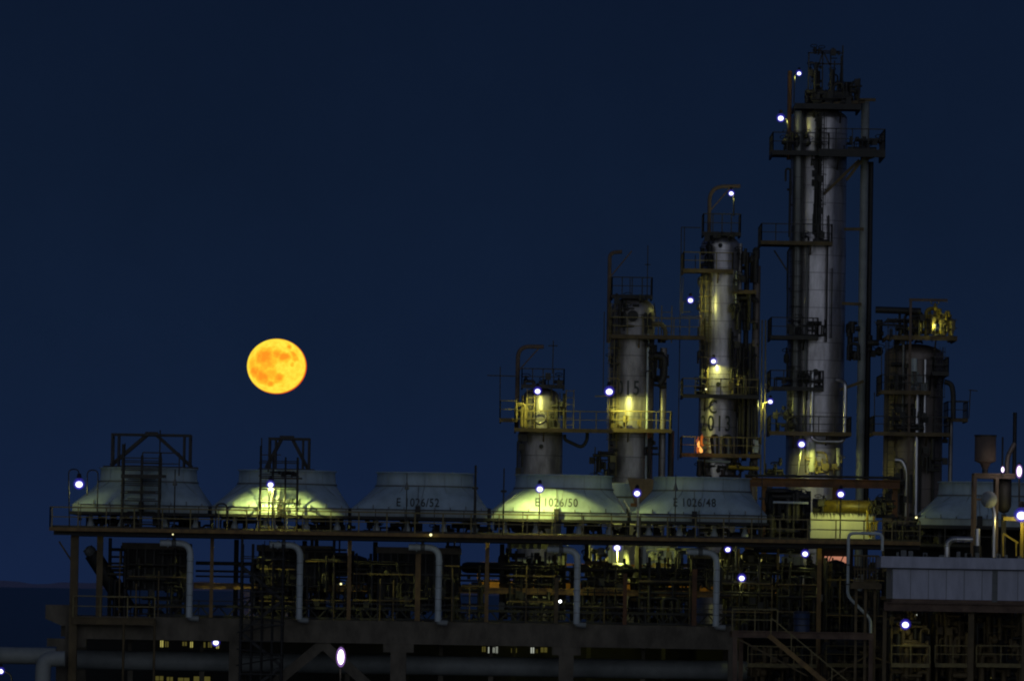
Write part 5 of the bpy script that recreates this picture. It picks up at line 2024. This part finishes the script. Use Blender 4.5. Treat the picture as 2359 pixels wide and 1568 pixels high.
# brown tank on its frame
YK = 353.5
ft = thing('hopper_tank', 'brown square tank with hopper bottom on a steel frame against the sky', 'tank', P(2270, 1180, YK))
a, b = P(2244, 1061, YK), P(2294, 1003, YK)
hw = (b.x - a.x) / 2
cx = (a.x + b.x) / 2
m_ = MB()
m_.lathe(cx, YK, [(hw * 0.25, P(2270, 1080, YK).z), (hw * 0.5, P(2270, 1067, YK).z), (hw * 0.98, P(2270, 1062, YK).z)], 28)
m_.lathe(cx, YK, [(hw, P(2270, 1062, YK).z), (hw, b.z), (0.01, b.z + 0.02)], 28)
m_.build('body', 'tank', ft)
m_ = MB()
m_.lathe(cx, YK, [(hw * 1.005, b.z - 0.06), (hw * 1.06, b.z - 0.06), (hw * 1.06, b.z + 0.03), (hw * 0.9, b.z + 0.03)], 28)
m_.build('rim', 'dark', ft)
m_ = MB()
m_.tube([(cx, YK, P(2270, 1100, YK).z), (cx, YK, P(2270, 1080, YK).z)], hw * 0.28, 12)
m_.build('outlet', 'dark', ft)
m_ = MB()
zf = P(2270, 1097, YK).z
x0, x1 = P(2240, 1097, YK).x, P(2335, 1097, YK).x
zr = P(2270, 1282, YK).z
for yy in (YK - 0.8, YK + 0.8):
    m_.ibeam((x0, yy, zf), (x1, yy, zf), 0.16, 0.22)
    for x in (x0 + 0.08, P(2293, 1150, YK).x):
        m_.beam((x, yy, zr), (x, yy, zf - 0.11), 0.17)
m_.beam((x0 + .08, YK - 0.8, P(2243, 1150, YK).z), (P(2293, 1150, YK).x, YK - 0.8, P(2243, 1150, YK).z), 0.1)
m_.box(x0, x1, YK - 0.9, YK + 0.9, zf + 0.112, zf + 0.16)
m_.build('frame', 'tank', ft)
dd = thing('vertical_drum', 'dark vertical drum hanging beside the brown tank frame', 'drum', P(2313, 1178, YK))
m_ = MB()
x = P(2312, 1140, YK).x
m_.lathe(x, YK, [(0.05, P(2312, 1182, YK).z), (0.25, P(2312, 1178, YK).z), (0.4, P(2312, 1165, YK).z), (0.4, P(2312, 1104, YK).z), (0.05, P(2312, 1101, YK).z)], 24)
m_.build('shell', 'dark', dd)
m_ = MB()
m_.beam((x, YK, P(2312, 1183, YK).z), (x, YK, P(2312, 1282, YK).z), 0.25)
m_.build('leg', 'dark', dd)
st = thing('exhaust_stack', 'tall black exhaust stack at the right edge with a sloping inlet duct', 'stack', P(2338, 1090, YK))
x = P(2338, 1020, YK).x
m_ = MB()
m_.tube([(x, YK + 0.5, P(2338, 1097, YK).z), (x, YK + 0.5, P(2338, 949, YK).z)], 4.6 * K * YK, 14)
m_.build('flue', 'black', st)
m_ = MB()
m_.tube(bend([(P(2320, 1095, YK).x, YK + 0.3, P(2320, 1095, YK).z), (P(2320, 1060, YK).x, YK + 0.3, P(2320, 1052, YK).z), (x, YK + 0.4, P(2338, 1020, YK).z)], 0.4, 5), 5.5 * K * YK, 12)
m_.build('inlet_duct', 'brown', st)
m_ = MB()
x2 = P(2309, 1050, YK).x
m_.tube([(x2, YK + 0.2, P(2309, 1095, YK).z), (x2, YK + 0.2, P(2309, 1006, YK).z)], 0.05, 8)
m_.build('vent', 'black', st)
yp = thing('yellow_post', 'yellow post and beam at the right edge under a glaring lamp', 'post', P(2352, 1290, YK - 2))
m_ = MB()
x = P(2353, 1240, YK - 2).x
m_.beam((x, YK - 2, P(2353, 1284, YK - 2).z), (x, YK - 2, P(2353, 1200, YK - 2).z), 0.17)
m_.build('post', 'yellow', yp)
m_ = MB()
z_ = P(2325, 1194, YK - 1.6).z
m_.beam((P(2305, 1194, YK).x, YK - 1.6, z_), (x + 1.5, YK - 1.6, z_), 0.18, 0.2)
m_.build('beam', 'yellow', yp)
hd2 = thing('handrail_stair', 'dim yellow stair rail on the panel building roof below the glaring lamp', 'railing', P(2330, 1280, YK - 1))
m_ = MB()
m_.beam(P(2310, 1228, YK - 1), P(2345, 1250, YK - 1), 0.1)
m_.beam(P(2310, 1228, YK - 1), P(2310, 1280, YK - 1), 0.07)
m_.beam(P(2340, 1247, YK - 1), P(2340, 1280, YK - 1), 0.07)
m_.build('rail', 'yellow', hd2)

# ------------------------------------------------------------------ lower right steel platform and stair
YS = 351.0
sp2 = thing('steel_platform', 'brown steel platform with thin guard rail at lower right', 'platform', P(1840, 1462, YS))
a, b = P(1686, 1460, YS), P(2012, 1470, YS)
zz = P(1850, 1462, YS).z
m_ = MB()
m_.ibeam((a.x, YS, zz), (b.x, YS, zz), 0.24, 0.36)
m_.box(a.x, b.x, YS + 0.13, YS + 4, zz + 0.05, zz + 0.17)
m_.ibeam((a.x, YS + 4.1, zz), (b.x, YS + 4.1, zz), 0.24, 0.36)
m_.build('floor', 'redbrown', sp2)
m_ = MB()
for u in (1692, 1712):
    x = P(u, 1520, YS).x
    m_.mark()
    m_.beam((x, YS + (0 if u < 1700 else 4), 0), (x, YS + (0 if u < 1700 else 4), zz - 0.19), 0.24)
x = b.x - 0.15
m_.mark()
m_.beam((x, YS, 0), (x, YS, zz - 0.19), 0.22)
m_.each('leg', 'redbrown', sp2)
m_ = MB()
railing(m_, [(a.x, YS, zz + 0.18), (P(1790, 1450, YS).x, YS, zz + 0.18)], 1.15, 1.3, 0.03)
m_.build('railing', 'rail', sp2)
m_ = MB()
m_.mark()
m_.beam(P(1700, 1470, YS), P(1860, 1556, YS), 0.09)
m_.mark()
m_.beam(P(2090, 1540, YS + 2), P(1980, 1500, YS + 2), 0.09)
m_.mark()
m_.beam(P(1900, 1568, YS + 1), P(2010, 1500, YS + 1), 0.09)
m_.each('brace', 'ochre_dim', sp2)
stt = thing('stair_flight', 'ochre steel stair descending to the right below the platform', 'stair', P(1930, 1540, YS - 0.6))
m_ = MB()
for dy in (0, 0.9):
    m_.mark()
    m_.beam(P(1770, 1462, YS - 0.6 + dy), P(1960, 1620, YS - 0.6 + dy), 0.09, 0.26)
m_.each('stringer', 'ochre', stt)
m_ = MB()
for k in range(16):
    p = P(1770, 1462, YS - 0.55).lerp(P(1960, 1620, YS - 0.55), (k + 0.5) / 16)
    m_.mark()
    m_.box(p.x - 0.12, p.x + 0.12, YS - 0.5, YS + 0.25, p.z, p.z + 0.04)
m_.each('tread', 'dark', stt)
m_ = MB()
up = Vector((0, 0, 1.0))
p, q = P(1775, 1465, YS - 0.6), P(1962, 1620, YS - 0.6)
m_.beam(p + up, q + up, 0.06)
for k in range(5):
    r_ = p.lerp(q, k / 4)
    m_.beam(r_, r_ + up, 0.05)
m_.build('handrail', 'rail', stt)
bd = thing('storage_drum', 'dark blue drum cabinet standing on the brown steel platform', 'drum', P(1846, 1446, YS + 1))
a, b = P(1827, 1450, YS + 1), P(1866, 1409, YS + 1)
m_ = MB()
cx = (a.x + b.x) / 2
rad = (b.x - a.x) / 2
m_.lathe(cx, YS + 1.4, [(rad, zz + 0.18), (rad, b.z), (rad * 0.9, b.z + 0.03), (0.01, b.z + 0.04)], 24)
m_.build('body', 'blue', bd)
m_ = MB()
for q_ in (0.33, 0.66, 0.97):
    z_ = zz + 0.18 + (b.z - zz - 0.18) * q_
    m_.lathe(cx, YS + 1.4, [(rad + .002, z_ - 0.03), (rad + .03, z_), (rad + .002, z_ + 0.03)], 24)
m_.build('hoop', 'dark', bd)
# dark shed closing the view below right
sh = thing('dark_shed', 'dark cladded shed behind the lower right pipework', 'building', P(2050, 1500, 372))
a, b = P(1700, 1560, 372), P(2420, 1300, 372)
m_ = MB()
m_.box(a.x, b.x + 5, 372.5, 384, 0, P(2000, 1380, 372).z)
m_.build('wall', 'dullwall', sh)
m_ = MB()
kx = a.x + 0.5
while kx < b.x:
    m_.box(kx, kx + 0.12, 372.4, 372.497, 0, P(2000, 1382, 372).z)
    kx += 1.4
m_.build('rib', 'dark', sh)
for u0, u1, v0, v1, mm in ((2047, 2053, 1628 - 0, 1640, 'win_dim'), (1752, 1757, 1628, 1640, 'win_dim'), (2015, 2020, 1494, 1503, 'win_dim'), (2050, 2056, 1632, 1644, 'win_white'), (2052, 2058, 1632 - 0, 1640, 'win_white')):
    if v0 > 1568:
        continue
    p, q = P(u0, v1, 372.3), P(u1, v0, 372.3)
    MB().box(p.x, q.x, 372.3, 372.39, p.z, q.z).build('window', mm, sh)
for u, v in ((2018, 1635 - 0), (1901, 1636)):
    pass
skr = [(2050, 2140, 1415, 1570, 352, 70, 'tangled dim pipework below the panel building around the blue white floodlight', 81), (2150, 2235, 1410, 1570, 353, 70, 'tangled dim pipework left of the panel building middle leg', 82),
       (2245, 2360, 1410, 1570, 353, 80, 'tangled yellow lit pipework at the lower right corner', 83), (1900, 2030, 1475, 1570, 358, 60, 'dim pipework behind the ochre stair', 84), (1720, 1880, 1490, 1570, 362, 50, 'dim pipework below the brown steel platform', 85)]
for u0, u1, v0, v1, Y, nn, lb, sd in skr:
    a, b = P(u0, v1, Y), P(u1, v0, Y)
    t_ = thing('pipework', lb, 'pipework', ((a.x + b.x) / 2, Y, a.z), 'tangled pipework at lower right')
    m_ = MB()
    clutter(m_, a.x, b.x, Y - 0.5, Y + 2.5, a.z, b.z, nn, 0.04, 0.16, sd)
    m_.build('piping', 'ochre_dim', t_)
    m_ = MB()
    clutter(m_, a.x, b.x, Y + 0.5, Y + 3.5, a.z, b.z, nn, 0.05, 0.22, sd + 50)
    m_.build('dark_piping', 'dark', t_)
    m_ = MB()
    zr_ = P(u0, 1530, Y).z
    m_.beam((a.x, Y - 0.8, zr_), (b.x, Y - 0.8, zr_), 0.16, 0.22)
    railing(m_, [(a.x, Y - 0.8, zr_ + 0.1), (b.x, Y - 0.8, zr_ + 0.1)], 0.95, 1.2, 0.03)
    m_.build('railing', 'rail', t_)

# ------------------------------------------------------------------ lamps in place
Yl = 361.0
# cell floodlights: shielded heads throwing a cut-off cone down the hood
pl = lambda u, v0, v1, Y: [P(trueplumb(u, v0, v1), v1, Y), P(u, v0, Y)]
lamp(182, 1115, 361, 'blue white lamp hanging from a hooped arm at the left end of the deck', 26, pole=[P(160, 1225, 361), P(158, 1080, 361), P(182, 1080, 361), P(182, 1104, 361)], size=1.25)
hp = MB().tube(bend([P(224, 1180, 361.3), P(226, 1082, 361.3), P(201, 1082, 361.3), P(201, 1140, 361.3)], 0.5, 6), 0.035, 8).build('hooped_arm', 'dark')
tag(hp, 'empty dark hooped lamp arm right of the leftmost deck lamp', 'pole')
lamp(623, 1116, 361.0, 'floodlight on the scaffold lighting the second hood', 2100, spot=128, aim=(0.05, 0.62, -1), pole=pl(620, 1118, 1230, 361.0), off=(0, 0.0, -0.2), blend=0.16, size=0.95)
lamp(1243, 1126, 360.9, 'floodlight on a thin pole lighting hood 50', 2800, spot=129, aim=(0.12, 0.64, -1), pole=pl(1243, 1130, 1236, 360.9), off=(0, 0.0, -0.2), blend=0.15, size=1.05)
lamp(1467, 1136, 361.5, 'floodlight on a yellow lit post between hoods 50 and 48', 22, pole=pl(1470, 1138, 1240, 361.5), pole_mat='cream', off=(0.1, 0.1, -0.25), pole_r=0.06)
lamp(1936, 1138, 360.8, 'floodlight on a thin pole before the yellow drum', 200, spot=150, aim=(0.1, 0.4, -1), pole=pl(1936, 1140, 1252, 360.8), off=(0.0, 0.1, -0.2))
lamp(1421, 1261, 370.5, 'floodlight on a short lit pole below the deck', 260, pole=pl(1421, 1263, 1302, 370.5), pole_mat='cream', off=(0.3, -0.2, -0.3), size=1.1, pole_r=0.05)
lamp(1676, 1265, 366, 'floodlight under the deck just right of the fifth downpipe', 12, size=0.85, off=(-0.3, -0.2, -0.3))
lamp(1854, 1275, 365, 'floodlight under the deck left of the salmon opening', 12, size=0.95)
lamp(1708, 1331, 364, 'floodlight low in the pipe skid right of the fifth downpipe', 10, size=1.0)
lamp(1238, 901, 385.2, 'lamp on top of the short leftmost column', 200, spot=158, aim=(0, 0.35, -1), blend=0.4, off=(0.05, 0.1, -0.25), pole=pl(1234, 903, 986, 385.2), size=1.0)
lamp(1403, 902, 385.5, 'glaring lamp at the left of the column lettered 015', 430, spot=158, aim=(0.2, 0.3, -1), blend=0.4, off=(0.75, 0.2, -0.25), pole=[P(1370, 912, 385.5), P(1402, 912, 385.5), P(1403, 904, 385.5)], pole_mat='rail', size=1.25)
lamp(1684, 446, 390, 'lamp hanging below the davit on the slim column top', 10, pole=[P(1690, 498, 390), P(1690, 448, 390)], size=0.8)
lamp(1590, 692, 389.5, 'lamp left of the slim column at mid height', 50, off=(0.62, -0.2, -0.1), pole=[P(1572, 722, 389.5), P(1572, 694, 389.5), P(1588, 692, 389.5)], size=0.9)
lamp(1643, 832, 390.2, 'lamp fixed on the slim column face above its lettering', 110, spot=150, aim=(0.1, 0.3, -1), blend=0.4, off=(0.12, -0.05, -0.22), pole=[P(1626, 832, 390.4), P(1641, 832, 390.2)], pole_mat='rail', size=0.85)
lamp(1774, 925, 393, 'lamp in the gap between the slim and the tallest column', 45, off=(-0.3, -0.1, -0.2), pole=[P(1755, 990, 393), P(1756, 926, 393), P(1772, 925, 393)], pole_mat='rail', size=0.8)
lamp(1846, 1023, 392.6, 'lamp at the lit base of the tallest column', 140, spot=155, aim=(0.2, 0.3, -1), blend=0.4, off=(0.25, -0.15, -0.35), pole=[P(1836, 1096, 392.6), P(1845, 1025, 392.6)], pole_mat='cream', size=1.1, pole_r=0.05)
lamp(1840, 170, 393.5, 'topmost lamp beside the crown of the tallest column', 12, off=(-0.2, -0.05, -0.25), pole=[P(1828, 240, 393.5), P(1830, 172, 393.5), P(1838, 168, 393.5)], size=0.75)
lamp(1798, 273, 393.5, 'lamp on the left of the tallest column above the wide platform', 14, off=(0.35, -0.1, -0.2), pole=[P(1815, 300, 393.5), P(1812, 274, 393.5), P(1800, 273, 393.5)], size=1.05)
lamp(2085, 1438, 350.6, 'floodlight in the dark pipework below the panel building', 10, size=1.15, off=(0, 0.2, -0.35))
lamp(2352, 1187, 350.8, 'large glaring lamp at the right edge above the yellow post', 55, size=1.6, off=(-0.2, -0.1, -0.3), col=(1.0, 0.85, 0.2))
lamp(497, 1479, 376, 'floodlight beside the lit windows under the concrete frame', 12, size=1.0)
lamp(2, 1545, 355, 'gooseneck lamp at the lower left corner of the photo', 6, size=0.85, pole=[P(30, 1640, 355), P(27, 1552, 355), P(4, 1542, 355)], name='gooseneck_lamp')
lantern(785, 1512, 340, 20, 42, 'bright oval lantern in front of the V brace', 30, pole=[P(783, 1640, 340.2), P(784, 1536, 340.2)])
lantern(2347, 1085, 352, 14, 29, 'bright oval lantern at the right edge by the black stack', 14, pole=[P(2347, 1180, 352.2), P(2347, 1100, 352.2)])
lantern(2309, 1081, 352.4, 8, 14, 'small oval lantern left of the black stack', 6, pole=[P(2309, 1097, 352.5), P(2309, 1088, 352.5)])
tiny(992, 1231, 359.8, 'tiny yellow bulb on the deck edge below hood 52', 0.075, watts=1)
tiny(1290, 1384, 364, 'tiny white bulb low in the fourth bay', 0.075, 'core', watts=14)
tiny(1163, 1326, 376, 'tiny white bulb above the orange bridge beam in the bright gap', 0.04, 'win_white', watts=60)
tiny(1503, 1354, 376, 'tiny white bulb at the orange bridge beam behind hood 48', 0.05, 'core', watts=60)
tiny(1830, 1340, 376, 'tiny bulb at the orange bridge beam left of the ochre post', 0.04, 'win_white', watts=50)
tiny(785, 1344, 366, 'tiny yellow bulb in the dark bay by the V brace post', 0.06)
tiny(2110, 1191, 361, 'tiny yellow bulb at the foot of the silver pipe', 0.06, watts=5)
tiny(2152, 748, 391.6, 'tiny yellow bulb among the piping on top of the squat brown column', 0.05, watts=18)
tiny(1626, 896, 389, 'tiny yellow bulb on the slim column platform', 0.055)
tiny(398, 1230, 359.8, 'tiny yellow bulb on the deck below the first mast', 0.04)
tiny(2282, 1560, 352, 'tiny bulb low in the right pipework', 0.035, 'win_dim')
tiny(2111, 1415, 350.4, 'tiny white bulb beside the floodlight below the panel building', 0.035, 'win_white')
